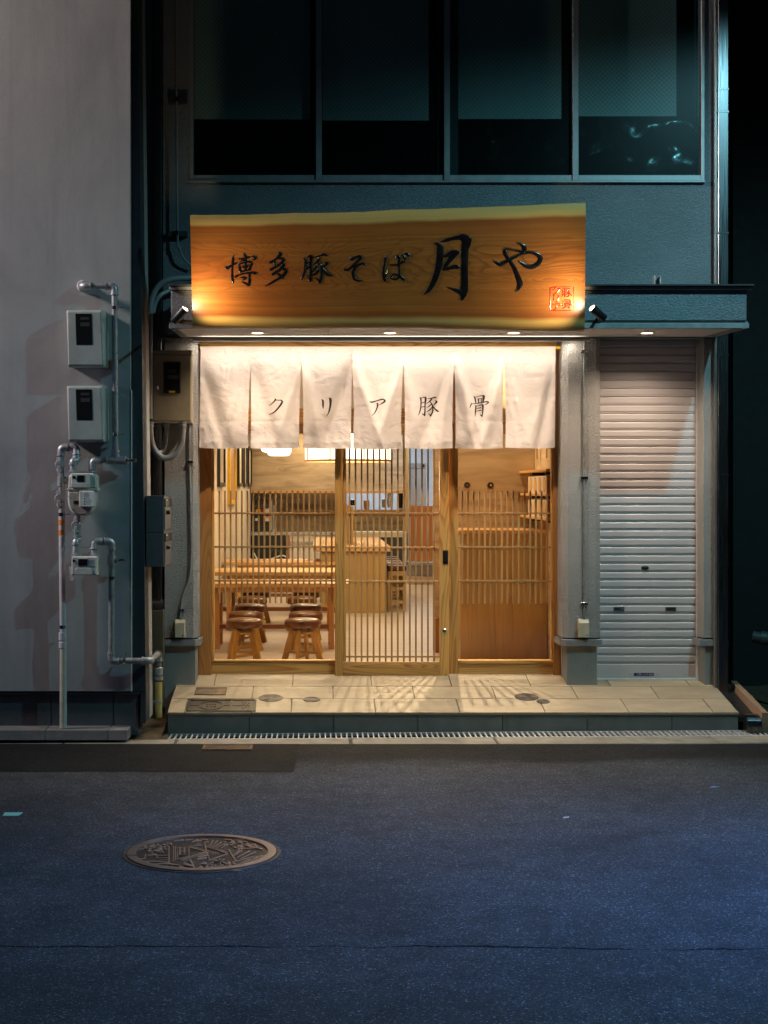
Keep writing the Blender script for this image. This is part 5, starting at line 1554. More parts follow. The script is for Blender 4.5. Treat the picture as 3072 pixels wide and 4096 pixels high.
# ------------------------------------------------------------------ downlights in the soffit
def downlight(px, py, label, e):
    Y = 10.71
    x = PX(px, Y); z = soffit_z(Y)
    t = thing('downlight', (x, Y, z), label, 'downlight', 'round recessed downlights in the soffit')
    obj('trim', MB().lathe((x, Y, z + 0.002), (0, 0, -1), [(0.052, 0), (0.052, 0.005), (0.046, 0.006), (0.043, 0.002)], 28), M_white, t)
    obj('lens', MB().lathe((x, Y, z + 0.002), (0, 0, -1), [(0.0428, 0.0035), (0, 0.0045)], 28), E_lens, t)
    lamp('downlight_beam', 'SPOT', (x, Y, z - 0.010), (x, Y + 0.001, 0), e, WARM, spot_size=R(140), spot_blend=0.9, shadow_soft_size=0.03)
downlight(1030, 1338, 'lit round downlight in the soffit at the mailbox end of the sign', 62)
downlight(1560, 1336, 'lit round downlight in the soffit under the middle of the sign', 62)
downlight(2055, 1333, 'lit round downlight in the soffit under the seal end of the sign', 62)
downlight(2588, 1332, 'lit round downlight in the soffit above the roller shutter', 80)

# ================================================================== THE NOREN
YNO = 11.22
nor = thing('noren', (PX(1510, YNO), YNO, PZ(1795, YNO)), 'pale split fabric curtain with dark brushed characters hanging over the doorway', 'curtain')
obj('rod', MB().tube([P(800, 1391, YNO), P(2262, 1391, YNO)], 0.0125, 14), M_yellow, nor)
obj('rod_bracket', MB().box(PX(2255, YNO), PX(2270, YNO), YNO - .03, YNO + .10, PZ(1401, YNO), PZ(1376, YNO), 0.004), M_chrome, nor)
obj('rod_bracket', MB().box(PX(786, YNO), PX(799, YNO), YNO - .03, YNO + .10, PZ(1400, YNO), PZ(1377, YNO), 0.004), M_blackm, nor)
tops = [802, 1003, 1207, 1410, 1614, 1816, 2018, 2222]
lows = [(797, 994), (1000, 1198), (1211, 1407), (1411, 1607), (1617, 1812), (1820, 2013), (2020, 2219)]
botz = [1793, 1794, 1794, 1796, 1794, 1794, 1792]
random.seed(5)
NFOLD = []
for i in range(7):
    f = []
    for k in range(3):
        f.append((0.02 + random.uniform(-.03, .05), random.uniform(0.25, 0.75), random.choice((-1, 1)) * random.uniform(0.012, 0.022), random.uniform(0.07, 0.14)))
        f.append((0.98 + random.uniform(-.05, .03), -random.uniform(0.25, 0.75), random.choice((-1, 1)) * random.uniform(0.012, 0.022), random.uniform(0.07, 0.14)))
    NFOLD.append(f)
def noren_pt(i, px, py, off=0.0):
    """px, py measured on the hanging cloth"""
    ya, yb = 1386.0, botz[i]
    v = max(0.0, min(1.0, (py - ya) / (yb - ya)))
    a, b = tops[i], tops[i + 1]
    u = max(0, min(1, (px - a) / (b - a)))
    w_ = max(0.0, (v - 0.10) / 0.9)
    sd = i * 7.3
    # swagged folds running from the seam heads to the middle, plus a belly
    dia = abs(2 * u - 1)
    fold = math.sin((dia * 2.2 - v * 1.9 + 0.35 * math.sin(sd)) * 2.6 + 0.6 * mnoise.noise(Vector((u * 2, v * 2, sd))))
    d = 0.0
    for k, (u0, sl, am, wd) in enumerate(NFOLD[i]):
        q = (u - u0 - sl * (v - 0.15)) / wd
        d += am * math.exp(-q * q) * min(1.0, max(0.0, (v - 0.08) * 3.2)) * (1.0 - 0.35 * v)
    d += 0.034 * w_ ** 1.1 * math.sin(math.pi * u) * (1 - 0.5 * v)
    d += 0.040 * w_ * mnoise.noise(Vector((u * 1.3 + sd, v * 1.5, sd)))
    d += 0.013 * w_ * mnoise.noise(Vector((u * 3.6 + v * 2 + sd, v * 4.0, 3 + sd)))
    d += 0.004 * w_ * mnoise.noise(Vector((u * 9 - v * 5 + sd, v * 11, 6 + sd)))
    d += -0.006 * math.exp(-((v - 0.50 - 0.01 * math.sin(i)) / 0.008) ** 2) * 0.25 - 0.004 * math.exp(-((v - 0.735) / 0.010) ** 2) * 0.5
    d += 0.0022 * min(1, v * 6) * mnoise.noise(Vector((px * 0.035, py * 0.05, sd)))
    d += 0.0030 * (1 - min(1, min(u, 1 - u) * 14)) * math.sin(py * 0.17 + sd) * min(1, v * 4)
    d += 0.0020 * math.exp(-((v - 0.94) / 0.02) ** 2) + 0.0040 * math.exp(-((v - 0.02) / 0.03) ** 2) + 0.0025 * math.exp(-((v - 0.10) / 0.012) ** 2) * mnoise.noise(Vector((px * .06, 0, sd)))
    d += 0.010 * v * math.sin(i * 2.1 + 0.7) + 0.012 * (1 - v) * 0
    return P(px, py, YNO - 0.016 - d - off)
for i in range(7):
    a, b = tops[i], tops[i + 1]; la, lb = lows[i]
    def fn(u, v, i=i, a=a, b=b, la=la, lb=lb):
        py = 1386 + (botz[i] - 1386) * v
        if v > 0.97: py += 3.0 * math.sin(u * math.pi) * (v - 0.97) / 0.03 - 1.5
        t = max(0.0, (py - 1458) / (botz[i] - 1458))
        sc = math.sin(min(1, t) * math.pi * 0.9) * 3.6
        e0 = a + (la - a) * t ** 0.7 + (sc if i else 0) + 1.2 * mnoise.noise(Vector((py * 0.03, i, 0)))
        e1 = b + (lb - b) * t ** 0.7 - (sc if i < 6 else 0) + 1.2 * mnoise.noise(Vector((py * 0.03, i + .5, 9)))
        if py < 1458: e0 = a + (0.0 if i == 0 else 0.1); e1 = b
        return noren_pt(i, e0 + (e1 - e0) * u, py)
    cl = obj('cloth_panel', MB().grid(fn, 44, 80), M_cloth, nor, angle=180)
    glyph = None
    if 1 <= i <= 5:
        if i <= 3: ox, oy, s = 1060, 1570, .3014
        else: ox, oy, s = 1640, 1560, .2049
        glyph = ["130,80,8 138,95,18 110,130,14 55,178,5;140,100,8 205,103,10;205,98,10 228,125,24 180,200,22 120,262,18 55,293,8",
          "748,92,5 768,110,24 770,170,24 773,210,10;845,72,6 868,92,34 868,160,28 858,220,22 840,275,14 812,318,4",
          "1390,113,5 1415,128,22 1490,108,14 1560,90,18 1600,112,8;1580,95,20 1590,115,26 1560,140,18 1515,165,6;1480,145,8 1495,155,24 1485,210,18 1455,270,13 1420,305,5",
          "185,150,8 210,165,30 215,250,24 208,350,24 185,440,20 160,495,5;210,158,10 280,140,20 305,165,40 295,280,26 292,400,26 285,490,34 280,512,8;285,495,25 255,475,20 232,458,6;225,255,14 285,235,16;220,335,14 280,322,16;340,165,6 400,165,18 490,142,26 512,152,14;420,180,30 390,215,24 318,272,5;385,220,12 425,275,22 445,350,26 438,430,26 400,510,28;405,500,28 380,480,20 358,455,5;420,270,14 380,310,20 320,348,5;435,330,16 390,385,22 315,430,5;490,205,8 520,230,40 480,275,20 440,305,8;445,310,14 490,370,26 535,410,36 570,420,5",
          "1240,125,8 1265,150,30 1285,250,22;1265,140,10 1400,112,16 1440,130,50 1420,240,26;1320,165,8 1335,180,22 1340,250,18;1330,175,10 1405,168,16;1395,172,16 1390,240,16;1200,250,10 1190,290,24 1168,348,12;1200,272,12 1350,255,18 1490,228,24 1530,245,26 1480,280,14 1455,292,4;1265,300,8 1285,320,26 1278,420,26 1270,515,8;1290,315,10 1400,290,22 1422,310,36 1420,420,28 1408,520,16;1400,505,30 1380,490,20 1362,470,5;1305,362,10 1385,345,20;1300,412,10 1385,398,22"][i - 1]
        m = MB()
        brush(m, parse(glyph), lambda x, y, h, k, i=i: noren_pt(i, ox + x * s, oy + y * s, 0.0016 + 0.00006 * k), [(-1, 0), (-.33, 0), (.33, 0), (1, 0)])
        obj('printed_character', m, M_ink, cl)

# ================================================================== INSIDE THE SHOP
def stool(loc):
    t = thing('stool', loc, 'x', 'stool', 'round leather stools at the tables')
    x, y, z = loc
    obj('seat', MB().lathe((x, y, z + 0.280), (0, 0, 1), [(0, 0), (0.135, 0), (0.148, 0.006), (0.1515, 0.018), (0.1525, 0.036), (0.150, 0.052), (0.1465, 0.0535), (0.149, 0.056), (0.143, 0.066), (0.125, 0.075), (0.08, 0.081), (0, 0.083)], 36), M_leather, t)
    obj('under_plate', MB().lathe((x, y, z + 0.262), (0, 0, 1), [(0.07, 0), (0.072, 0.017), (0, 0.0175)], 20), M_black, t)
    for k in range(4):
        a = R(45 + 90 * k)
        d = Vector((math.cos(a), math.sin(a), 0)); o = Vector((x, y, z))
        obj('leg', MB().bar(o + d * 0.158, o + d * 0.085 + Vector((0, 0, 0.262)), 0.024, 0.05, 0.003, up=tuple(d)), W_stool, t)
    for k in range(2):
        a = R(45 + 90 * k); d = Vector((math.cos(a), math.sin(a), 0)); o = Vector((x, y, z + 0.045 + 0.028 * k))
        obj('stretcher', MB().bar(o - d * 0.145, o + d * 0.145, 0.022, 0.026, 0.002), W_stool, t)
    for k in range(4):
        a = R(90 * k); d = Vector((math.cos(a), math.sin(a), 0)); s_ = Vector((-d.y, d.x, 0)); o = Vector((x, y, z + 0.238))
        obj('apron', MB().bar(o + d * 0.062 - s_ * 0.05, o + d * 0.062 + s_ * 0.05, 0.02, 0.035, 0.002), W_stool, t)
    return t
first = None
rows_ = ['in the row by the window', 'in the second row, in front of the first table', 'in the third row behind the first table', 'in the fourth row, in front of the second table', 'in the fifth row behind the second table']
for c, pxs in enumerate([(977, 982, 999, 1009, 1022.6), (1210, 1223, 1223, 1208, 1222)]):
    for r_, px in enumerate(pxs):
        Y = (12.4, 13.08, 13.97, 14.96, 15.85)[r_]
        loc = (PX(px, Y), Y, floor_z)
        lab = 'brown leather stool ' + rows_[r_] + (', wall side' if c == 0 else ', aisle side')
        if first is None:
            first = stool(loc); first['label'] = lab; o = first
        else:
            o = copy_tree(first, loc, None, lab)
        o.rotation_euler = (0, 0, R([8, -12, 20, 4, -15, 30, 11, -9, 16, 25][c * 5 + r_]))

def table(Y0, Y1, label):
    x0, x1 = -1.10, 0.295
    t = thing('table', ((x0 + x1) / 2, (Y0 + Y1) / 2, floor_z), label, 'table', 'pine tables in rows')
    zt_ = 0.878
    n_ = 3; wdt = (Y1 - Y0) / n_
    for k in range(n_):
        obj('tabletop_board', MB().box(x0, x1, Y0 + wdt * k + (0.0008 if k else 0), Y0 + wdt * (k + 1) - 0.0008, zt_ - 0.038, zt_, 0.003), W_tab, t)
    for x in (PX(870, 13.8), 0.10):
        for y in (Y0 + 0.06, Y1 - 0.11):
            obj('leg', MB().box(x, x + 0.05, y, y + 0.05, floor_z, zt_ - 0.039, 0.003), W_tabv, t)
        obj('side_rail', MB().box(x + 0.006, x + 0.044, Y0 + 0.111, Y1 - 0.111, floor_z + 0.12, floor_z + 0.165, 0.003), W_tabv, t)
    ym = (Y0 + Y1) / 2
    obj('footrest', MB().box(PX(870, 13.8) - 0.10, 0.24, ym - 0.035, ym + 0.035, floor_z + 0.166, floor_z + 0.205, 0.004), wood('footrest_wood', (0.36, 0.16, 0.08), (0.24, 0.09, 0.04), 'x', 6, contrast=0.5), t)
    obj('apron', MB().box(x0 + 0.2, 0.09, Y0 + 0.04, Y0 + 0.062, zt_ - 0.085, zt_ - 0.039, 0.002), W_tab, t)
table(13.25, 13.85, 'pine table nearest the window in front of the others')
table(15.09, 15.95, 'middle pine table between the two other long tables')
table(17.17, 18.05, 'rearmost pine table close to the beer tap counter')

# central counter with stools along its side
ct = thing('dining_counter', (0.43, 17.3, floor_z), 'tall orange wooden counter block with thick top in the middle of the room', 'counter')
zc = PZ(2186, 17.2)
xk = [PX(1286, 17.25), PX(1400, 17.25), PX(1473, 17.25), PX(1547, 17.25)]
for a, b in zip(xk, xk[1:]):
    obj('front_panel', MB().box(a + .001, b - .001, 17.25, 17.28, floor_z, zc - 0.061, 0.002), W_count, ct)
obj('side_panel', MB().box(xk[-1] - 0.03, xk[-1] - .002, 17.282, 20.55, floor_z, zc - 0.061, 0.002), W_count, ct)
obj('top', MB().box(PX(1252, 17.2), PX(1563, 17.2), 17.2, 20.6, zc - 0.06, zc, 0.004), W_tab, ct)
obj('screen_post', MB().box(PX(1390, 17.9), PX(1395, 17.9), 17.9, 18.7, zc, PZ(2020, 17.9), 0.003), W_count, ct)
obj('screen_board', MB().box(PX(1406, 17.6), PX(1414, 17.6), 17.6, 18.3, zc, PZ(2026, 17.6), 0.003), W_count, ct)
ch0 = None
place = ['first', 'second', 'third', 'fourth', 'fifth']
for k in range(5):
    y = 17.50 + 0.58 * k
    if ch0 is None:
        x0_, x1_ = PX(1549, 17.5), PX(1626, 17.5)
        t = thing('counter_stool', ((x0_ + x1_) / 2, y, floor_z), 'x', 'stool', 'square stools along the counter')
        zs_ = PZ(2268, 17.5)
        obj('cushion', MB().box(x0_, x1_, y, y + 0.34, zs_ - 0.05, zs_ + 0.012, 0.016), M_leather2, t)
        obj('seat_frame', MB().box(x0_ + .002, x1_ - .002, y + .004, y + 0.335, zs_ - 0.105, zs_ - 0.051, 0.002), W_count, t)
        for xx in (x0_ + .002, x1_ - .036):
            for yy in (y + .004, y + .30):
                obj('leg', MB().box(xx, xx + 0.034, yy, yy + 0.034, floor_z, zs_ - 0.106, 0.002), W_count, t)
            obj('side_stretcher', MB().box(xx + .004, xx + .030, y + .039, y + .299, floor_z + 0.17, floor_z + 0.20, 0.002), W_count, t)
        for hz in (0.09, 0.25):
            obj('stretcher', MB().box(x0_ + .037, x1_ - .037, y + .008, y + .030, floor_z + hz, floor_z + hz + 0.035, 0.002), W_count, t)
        ch0 = t
    else:
        t = copy_tree(ch0, (ORG[ch0.name].x + 0.012 * k, y, floor_z))
    t['label'] = 'dark leather square stool, %s along the counter from the sliding door' % place[k]

# back counter with drinks machine
bc = thing('back_counter', (0.0, 24.6, floor_z), 'steel topped service counter against the streaked rear wall', 'counter')
yb_ = 24.6; zt_ = PZ(2127, yb_)
obj('worktop', MB().box(XW + .004, PX(1384, yb_), yb_, 25.19, zt_ - 0.06, zt_, 0.004), M_sink, bc)
obj('dark_recess', MB().box(PX(1016, yb_), PX(1150, yb_), yb_ + 0.03, 25.1, floor_z, zt_ - 0.061, 0), M_black, bc)  # solid block, black in place of the hollow's shade
obj('post', MB().box(PX(1150.5, yb_), PX(1157, yb_), yb_ + 0.01, 25.1, floor_z, zt_ - 0.061, 0), W_brown, bc)
M_cab = plain('cabinet_white', (0.62, 0.56, 0.50), 0.4)
for a, b in ((1158, 1268), (1269, 1384)):
    obj('cabinet_door', MB().box(PX(a, yb_), PX(b, yb_), yb_ + 0.02, 25.1, floor_z, zt_ - 0.061, 0.003), M_cab, bc)
    obj('handle_strip', MB().box(PX(a + 2, yb_), PX(b - 2, yb_), yb_ + 0.005, yb_ + 0.019, PZ(2180, yb_), PZ(2166, yb_), 0.004), M_sink, bc)
obj('wall_shelf', MB().box(PX(1160, 25.1), PX(1345, 25.1), 24.95, 25.195, PZ(2045, 25.1), PZ(2039, 25.1), 0.003), W_count, bc)
bd = thing('beer_dispenser', (PX(1055, 24.8), 24.8, zt_), 'black drinks dispenser with three taps and bright stickers on the back counter', 'dispenser')
yq = 24.72
def db(nm, a, b, c, d, y, dep, mat, ch=0.002): obj(nm, MB().box(PX(a, y), PX(b, y), y, y + dep, PZ(d, y), PZ(c, y), ch), mat, bd)
db('cabinet', 1019, 1079, 1999, 2104, yq, 0.40, M_black, 0.006)
db('drip_tray', 1017, 1080, 2104.5, 2126, yq - 0.10, 0.48, M_blackm, 0.004)
db('side_trim', 1079.5, 1089, 1998, 2120, yq + 0.02, 0.3, M_metalgrey)
db('red_line', 1040, 1078, 2007, 2008.8, yq - .002, 0.0015, M_red, 0)
for i, a in enumerate((1029, 1049.5, 1069)):
    c_ = P(a, 2025, yq)
    obj('tap', MB().lathe(c_, (0, -1, 0), [(0.027, 0), (0.027, 0.01), (0.018, 0.02), (0.010, 0.05), (0, 0.05)], 14).box(c_.x - 0.008, c_.x + 0.008, yq - 0.06, yq - 0.04, c_.z - .05, c_.z + 0.13, 0.003), M_black, bd, kind='stuff')
    obj('tap_ring', MB().lathe(c_ + Vector((0, -.004, 0)), (0, -1, 0), [(0.022, 0), (0.029, 0.002), (0.029, 0.006), (0.022, 0.008)], 16), M_chrome, bd)
db('sticker', 1023, 1041, 2037, 2050, yq - .004, 0.003, M_yellow, 0); db('sticker', 1042, 1055, 2037, 2050, yq - .004, 0.003, M_red, 0); db('sticker', 1061, 1078, 2034, 2050, yq - .004, 0.003, M_paper, 0)
db('sticker', 1061, 1077, 2060, 2065, yq - .004, 0.003, M_navy, 0); db('sticker', 1061, 1077, 2065.5, 2072, yq - .004, 0.003, M_orange, 0); db('sticker', 1061, 1077, 2072.5, 2085, yq - .004, 0.003, M_paper, 0)
db('sticker', 1021, 1033, 2073, 2083, yq - .004, 0.003, M_paper, 0)
cy = thing('gas_cylinder', (PX(1094, 24.8), 24.8, zt_), 'slim pale tube standing beside the drinks dispenser', 'tube')
obj('tube', MB().lathe((PX(1094, 24.8), 24.8, zt_), (0, 0, 1), [(0.03, 0), (0.03, 0.02), (0.018, 0.03), (0.018, 0.40), (0.022, 0.41), (0.022, 0.44), (0, 0.45)], 12), M_pvc, cy)

for px, py, lab in ((1170, 2073, 'pale socket plate on the streaked rear wall near the drinks dispenser'), (1324, 2073, 'pale socket plate on the streaked rear wall under the shelf end')):
    t = thing('wall_socket', P(px, py + 14, YK), lab, 'socket', 'socket plates on the rear wall')
    obj('plate', MB().box(PX(px - 9, YK), PX(px + 9, YK), YK - 0.012, YK - 0.001, PZ(py + 14, YK), PZ(py - 14, YK), 0.003), M_cream, t)
    obj('outlet', MB().box(PX(px - 3, YK), PX(px + 3, YK), YK - 0.0135, YK - 0.0125, PZ(py + 6, YK), PZ(py - 6, YK), 0), M_blackm, t)
hs = thing('hose', P(1090, 2240, 24.62), 'pale hose looping under the steel topped back counter', 'hose')
hp = [P(1016, 2212, 24.62), P(1030, 2236, 24.60), P(1060, 2246, 24.60), P(1100, 2230, 24.60), P(1130, 2222, 24.60), P(1147, 2230, 24.62)]
obj('tube', MB().tube([Vector(q) for q in smooth_path([tuple(q) for q in hp], 6)], 0.012, 8), M_paper, hs)
hc = thing('hose', P(1100, 2235, 24.61), 'black coiled hose in the recess under the back counter', 'hose')
cc_ = P(1100, 2222, 24.61)
obj('coil', MB().tube([cc_ + Vector((0.085 * math.cos(q_ * .4), 0.002 * q_, 0.10 * math.sin(q_ * .4))) for q_ in range(32)], 0.012, 8), plain('rubber_hose', (0.05, 0.05, 0.05), 0.4), hc)

# lamps
dl = thing('drum_lamp', (PX(1392, 15.3), 15.3, PZ(1850, 15.3)), 'wide white drum lamp with thin wooden ribs glowing above the tables', 'lamp')
cz = PZ(1846, 15.3); cx = PX(1392, 15.3); rr = 0.445
obj('shade', MB().lathe((cx, 15.3, cz), (0, 0, 1), [(0, 0.012), (rr - .01, 0.012), (rr, 0.015), (rr, 0.30), (0, 0.30)], 40), E_shade, dl)
obj('rim', MB().lathe((cx, 15.3, cz), (0, 0, 1), [(rr - .012, 0.010), (rr - .012, -0.004), (rr + .006, -0.004), (rr + .006, 0.016), (rr, 0.016)], 40), W_tab, dl)
for k in range(8):
    a = R(20 + 45 * k)
    obj('rib', MB().box(cx + (rr + .003) * math.cos(a) - .006, cx + (rr + .003) * math.cos(a) + .006, 15.3 + (rr + .003) * math.sin(a) - .006, 15.3 + (rr + .003) * math.sin(a) + .006, cz + 0.0165, cz + 0.30, 0), W_tabv, dl)
lamp('drum_lamp_light', 'POINT', (cx, 15.3, cz - 0.12), None, 60, (1.0, 0.76, 0.48), shadow_soft_size=0.35)
for px, py, Y, w_, lab in ((1116, 1824, 20.0, 98, 'rounded white glass ceiling lamp in front of its twin'), (1092, 1809, 22.2, 98, 'rounded white glass ceiling lamp partly behind its twin')):
    t = thing('ceiling_lamp', (PX(px, Y), Y, PZ(py, Y)), lab, 'lamp', 'rounded white ceiling lamps')
    r_ = w_ / 2 * Y / F
    obj('shade', MB().lathe((PX(px, Y), Y, PZ(py, Y)), (0, 0, 1), [(0, 0), (r_ * .72, 0.003), (r_ * .9, 0.02), (r_, 0.06), (r_, 0.10), (r_ * .9, 0.15), (r_ * .6, 0.17), (0, 0.17)], 28), E_shade2, t)
    obj('stem', MB().tube([(PX(px, Y), Y, PZ(py, Y) + 0.17), (PX(px, Y), Y, 2.949)], 0.01, 8), M_white, t)

# frames on the side wall
def frame(pa, pb, py, mat, label, nm='wall_frame', inner=None, cat='frame'):
    ya, yb2 = -XW * F / (CX - pa), -XW * F / (CX - pb)
    z0 = PZ(py, ya); z1 = 2.42
    t = thing(nm, (XW, (ya + yb2) / 2, z0), label, cat, 'frames along the pale side wall')
    x = XW + 0.001; d = 0.035
    obj('frame_side', MB().box(x, x + d, ya, ya + 0.06, z0, z1, 0.002), mat, t)
    obj('frame_side', MB().box(x, x + d, yb2 - 0.06, yb2, z0, z1, 0.002), mat, t)
    obj('frame_rail', MB().box(x, x + d, ya + .0605, yb2 - 0.0605, z0, z0 + 0.05, 0.002), mat, t)
    obj('frame_rail', MB().box(x, x + d, ya + .0605, yb2 - 0.0605, z1 - .05, z1, 0.002), mat, t)
    obj('picture', MB().box(x, x + 0.012, ya + .061, yb2 - .061, z0 + .051, z1 - .051, 0), inner or M_marble, t)
frame(868, 891, 1947, M_black, 'dark framed notice on the pale wall closest to the doorway')
frame(910, 937, 2019, M_yellow, 'tall bright yellow framed poster on the pale side wall', inner=wood('poster_tan', (0.55, 0.33, 0.12), (0.40, 0.2, 0.07), 'z', 3))
frame(948, 963, 1946, M_black, 'narrow dark frame just past the yellow poster')
frame(970, 982, 1946, M_black, 'narrow dark frame between two other dark frames near the room corner')
frame(988, 1000, 1946, M_black, 'narrow dark frame at the far corner of the pale wall')

# entrance corner: cashier counter, hooks, shelves with gift boxes
rc = thing('cashier_counter', (1.6, 12.4, floor_z), 'waist high orange wooden counter behind the fixed glass panel', 'counter')
yr = 12.35; zr = PZ(2120, yr); xr0 = PX(1842, yr)
nb_ = 5; wd = (1.925 - xr0) / nb_
for k in range(nb_):
    obj('front_board', MB().box(xr0 + wd * k + .0005, xr0 + wd * (k + 1) - .0005, yr, yr + 0.02, floor_z, zr - 0.031, 0.0015), W_count, rc)
obj('side_board', MB().box(xr0, xr0 + 0.02, yr + 0.021, YR - 0.004, floor_z, zr - 0.031, 0.001), W_count, rc)
obj('top_board', MB().box(xr0 - 0.02, 1.928, yr - 0.012, YR - 0.003, zr - 0.03, zr, 0.003), W_tab, rc)
for px, lab in ((1868, 'round dark wall hook nearer the sliding door post'), (1961.5, 'round dark wall hook nearer the shelves')):
    c_ = P(px, 1941, YR)
    t = thing('wall_hook', c_, lab, 'hook', 'round dark hooks on the plaster')
    obj('disc', MB().lathe(c_, (0, -1, 0), [(0.028, 0), (0.028, 0.006), (0, 0.007)], 22), plain('hook_disc', (0.05, 0.055, 0.06), 0.35, 0.6), t)
    obj('peg', MB().tube([c_ + Vector((0, -0.007, 0)), c_ + Vector((0.004, -0.03, -0.004)), c_ + Vector((0.0, -0.04, 0.004))], [0.006, 0.005, 0.004], 8), plain('copper_peg', (0.6, 0.3, 0.15), 0.3, 1.0), t)
xs_sh = 1.79
def shelf(z1, th, lab):
    t = thing('wall_shelf', (1.86, 12.3, z1 - th), lab, 'shelf', 'short wooden shelves by the cashier counter')
    obj('board', MB().box(xs_sh, 1.929, 11.56, YR - 0.002, z1 - th, z1, 0.002), W_tab, t)
    obj('bracket', MB().box(xs_sh + 0.03, 1.929, 11.75, 11.78, z1 - th - 0.022, z1 - th - .0005, 0.002), M_blackm, t)
    obj('bracket', MB().box(xs_sh + 0.03, 1.929, 12.5, 12.53, z1 - th - 0.022, z1 - th - .0005, 0.002), M_blackm, t)
shelf(PZ(1875, 11.56), 0.021, 'topmost short wooden shelf over the stacked gift boxes')
shelf(PZ(1974, 11.56), 0.021, 'middle short wooden shelf carrying four gift boxes')
shelf(PZ(2072, 11.56), 0.021, 'lowest short wooden shelf carrying gift boxes')
M_box = plain('gift_box_card', (0.66, 0.56, 0.48), 0.6, var=0.05)
M_boxs = plain('gift_box_side', (0.42, 0.24, 0.12), 0.6)
M_gold = plain('gold_oval', (0.62, 0.36, 0.10), 0.5)
M_mauve = plain('mauve_ring', (0.30, 0.20, 0.22), 0.6)
tier = [('upper', PZ(1974, 11.56), 4), ('lower', PZ(2072, 11.56), 4)]
nth = ['the end nearest the window', 'second from the window', 'third from the window', 'the end by the plaster wall']
for nm, zb_, n_ in tier:
    for k in range(n_):
        y0_ = 11.60 + 0.25 * k
        t = thing('gift_box', (1.86, y0_ + .12, zb_ + .0005), 'cream gift box on the %s shelf, %s' % ('middle' if nm == 'upper' else 'lowest', nth[k]), 'box', 'gift boxes with golden ovals')
        hb = 0.140
        obj('carton', MB().box(1.80, 1.922, y0_, y0_ + 0.244, zb_ + .0005, zb_ + hb, 0.001), M_box, t)
        obj('end_panel', MB().box(1.802, 1.920, y0_ - 0.0012, y0_ - 0.0002, zb_ + .002, zb_ + hb - .002, 0), M_boxs, t)
        cx_, cz_ = y0_ + 0.10, zb_ + hb / 2
        def oval(rx, rz): return [(cx_ + rx * math.cos(2 * math.pi * q_ / 24), cz_ + rz * math.sin(2 * math.pi * q_ / 24)) for q_ in range(24)]
        obj('oval_border', MB().prism(oval(0.075, 0.064), 1.7990, 1.7996, plane='yz'), M_mauve, t, fixn=True)
        obj('gold_oval', MB().prism(oval(0.060, 0.052), 1.7980, 1.7988, plane='yz'), M_gold, t, fixn=True)
for px, py, Y, lab in ((2149, 1837, 12.75, 'narrow wooden tag hanging on the side wall farther from the window'), (2188, 1832, 12.2, 'narrow wooden tag hanging on the side wall closer to the window')):
    z_ = PZ(py, Y)
    tag_ = obj('wooden_tag', MB().box(PX(px - 2, Y), PX(px + 2, Y), Y, Y + 0.04, z_, z_ + 0.35, 0.002), W_count, label=lab, cat='tag', group='hanging wooden tags')

# kitchen passage: fridge, curtain, swing door, low unit
fr = thing('fridge', (PX(1670, 25.9), 25.9, floor_z), 'tall pale blue steel fridge at the end of the kitchen passage', 'fridge')
yf_ = 25.6
M_fr = plain('fridge_steel', (0.50, 0.55, 0.62), 0.35, 0.3, var=0.04)
obj('body', MB().box(PX(1596, yf_), PX(1706, yf_), yf_ + .03, yf_ + .7, floor_z, PZ(1851, yf_), 0.004), M_fr, fr)
obj('door', MB().box(PX(1597, yf_), PX(1705, yf_), yf_, yf_ + .028, floor_z + .1, PZ(1876, yf_), 0.006), M_fr, fr)
obj('vent_panel', MB().box(PX(1597, yf_), PX(1705, yf_), yf_, yf_ + .028, PZ(1874, yf_), PZ(1853, yf_), 0.004), plain('fridge_vent', (0.36, 0.40, 0.46), 0.4, 0.3), fr)
obj('badge', MB().lathe(P(1693, 1863, yf_ - .001), (0, -1, 0), [(0.028, 0), (0.026, 0.01), (0, 0.011)], 16), M_black, fr)
sw = thing('swing_door', (PX(1684, 22.4), 22.4, PZ(2247, 22.4)), 'low brown wooden swing door panels across the kitchen passage', 'door')
for a, b in ((1636, 1659), (1660, 1683), (1684, 1707), (1708, 1731)):
    obj('panel', MB().box(PX(a, 22.4), PX(b, 22.4), 22.4, 22.43, PZ(2247, 22.4), PZ((2022 if a < 1650 else 2024), 22.4), 0.002), W_brown, sw)
lu = thing('floor_unit', (PX(1684, 22.5), 22.5, floor_z), 'low steel and grey unit on the floor under the swing door', 'cabinet')
obj('steel_top', MB().box(PX(1632, 22.5), PX(1740, 22.5), 22.5, 23.1, PZ(2262, 22.5), PZ(2250, 22.5), 0.003), M_sink, lu)
obj('grey_front', MB().box(PX(1632, 22.5), PX(1740, 22.5), 22.52, 23.1, PZ(2305, 22.5), PZ(2262.5, 22.5), 0.002), plain('grey_unit', (0.20, 0.18, 0.19), 0.5), lu)
obj('pale_base', MB().box(PX(1632, 22.5), PX(1740, 22.5), 22.49, 23.1, floor_z, PZ(2305.5, 22.5), 0.002), plain('pale_unit', (0.40, 0.31, 0.27), 0.5), lu)
cb = thing('low_cabinet', (PX(1575, 24.3), 24.3, floor_z), 'dark glass fronted low cabinet with cream edges beside the kitchen passage', 'cabinet')
ycb = 24.3
obj('top', MB().box(PX(1386, ycb), PX(1626, ycb), ycb, 24.9, PZ(2136, ycb), PZ(2127, ycb), 0.003), M_cream, cb)
obj('frame', MB().box(PX(1386, ycb), PX(1626, ycb), ycb + .01, ycb + .05, PZ(2149, ycb), PZ(2136.5, ycb), 0.002), M_cream, cb)
obj('frame', MB().box(PX(1611, ycb), PX(1626, ycb), ycb + .01, ycb + .05, floor_z, PZ(2149.5, ycb), 0.002), M_cream, cb)
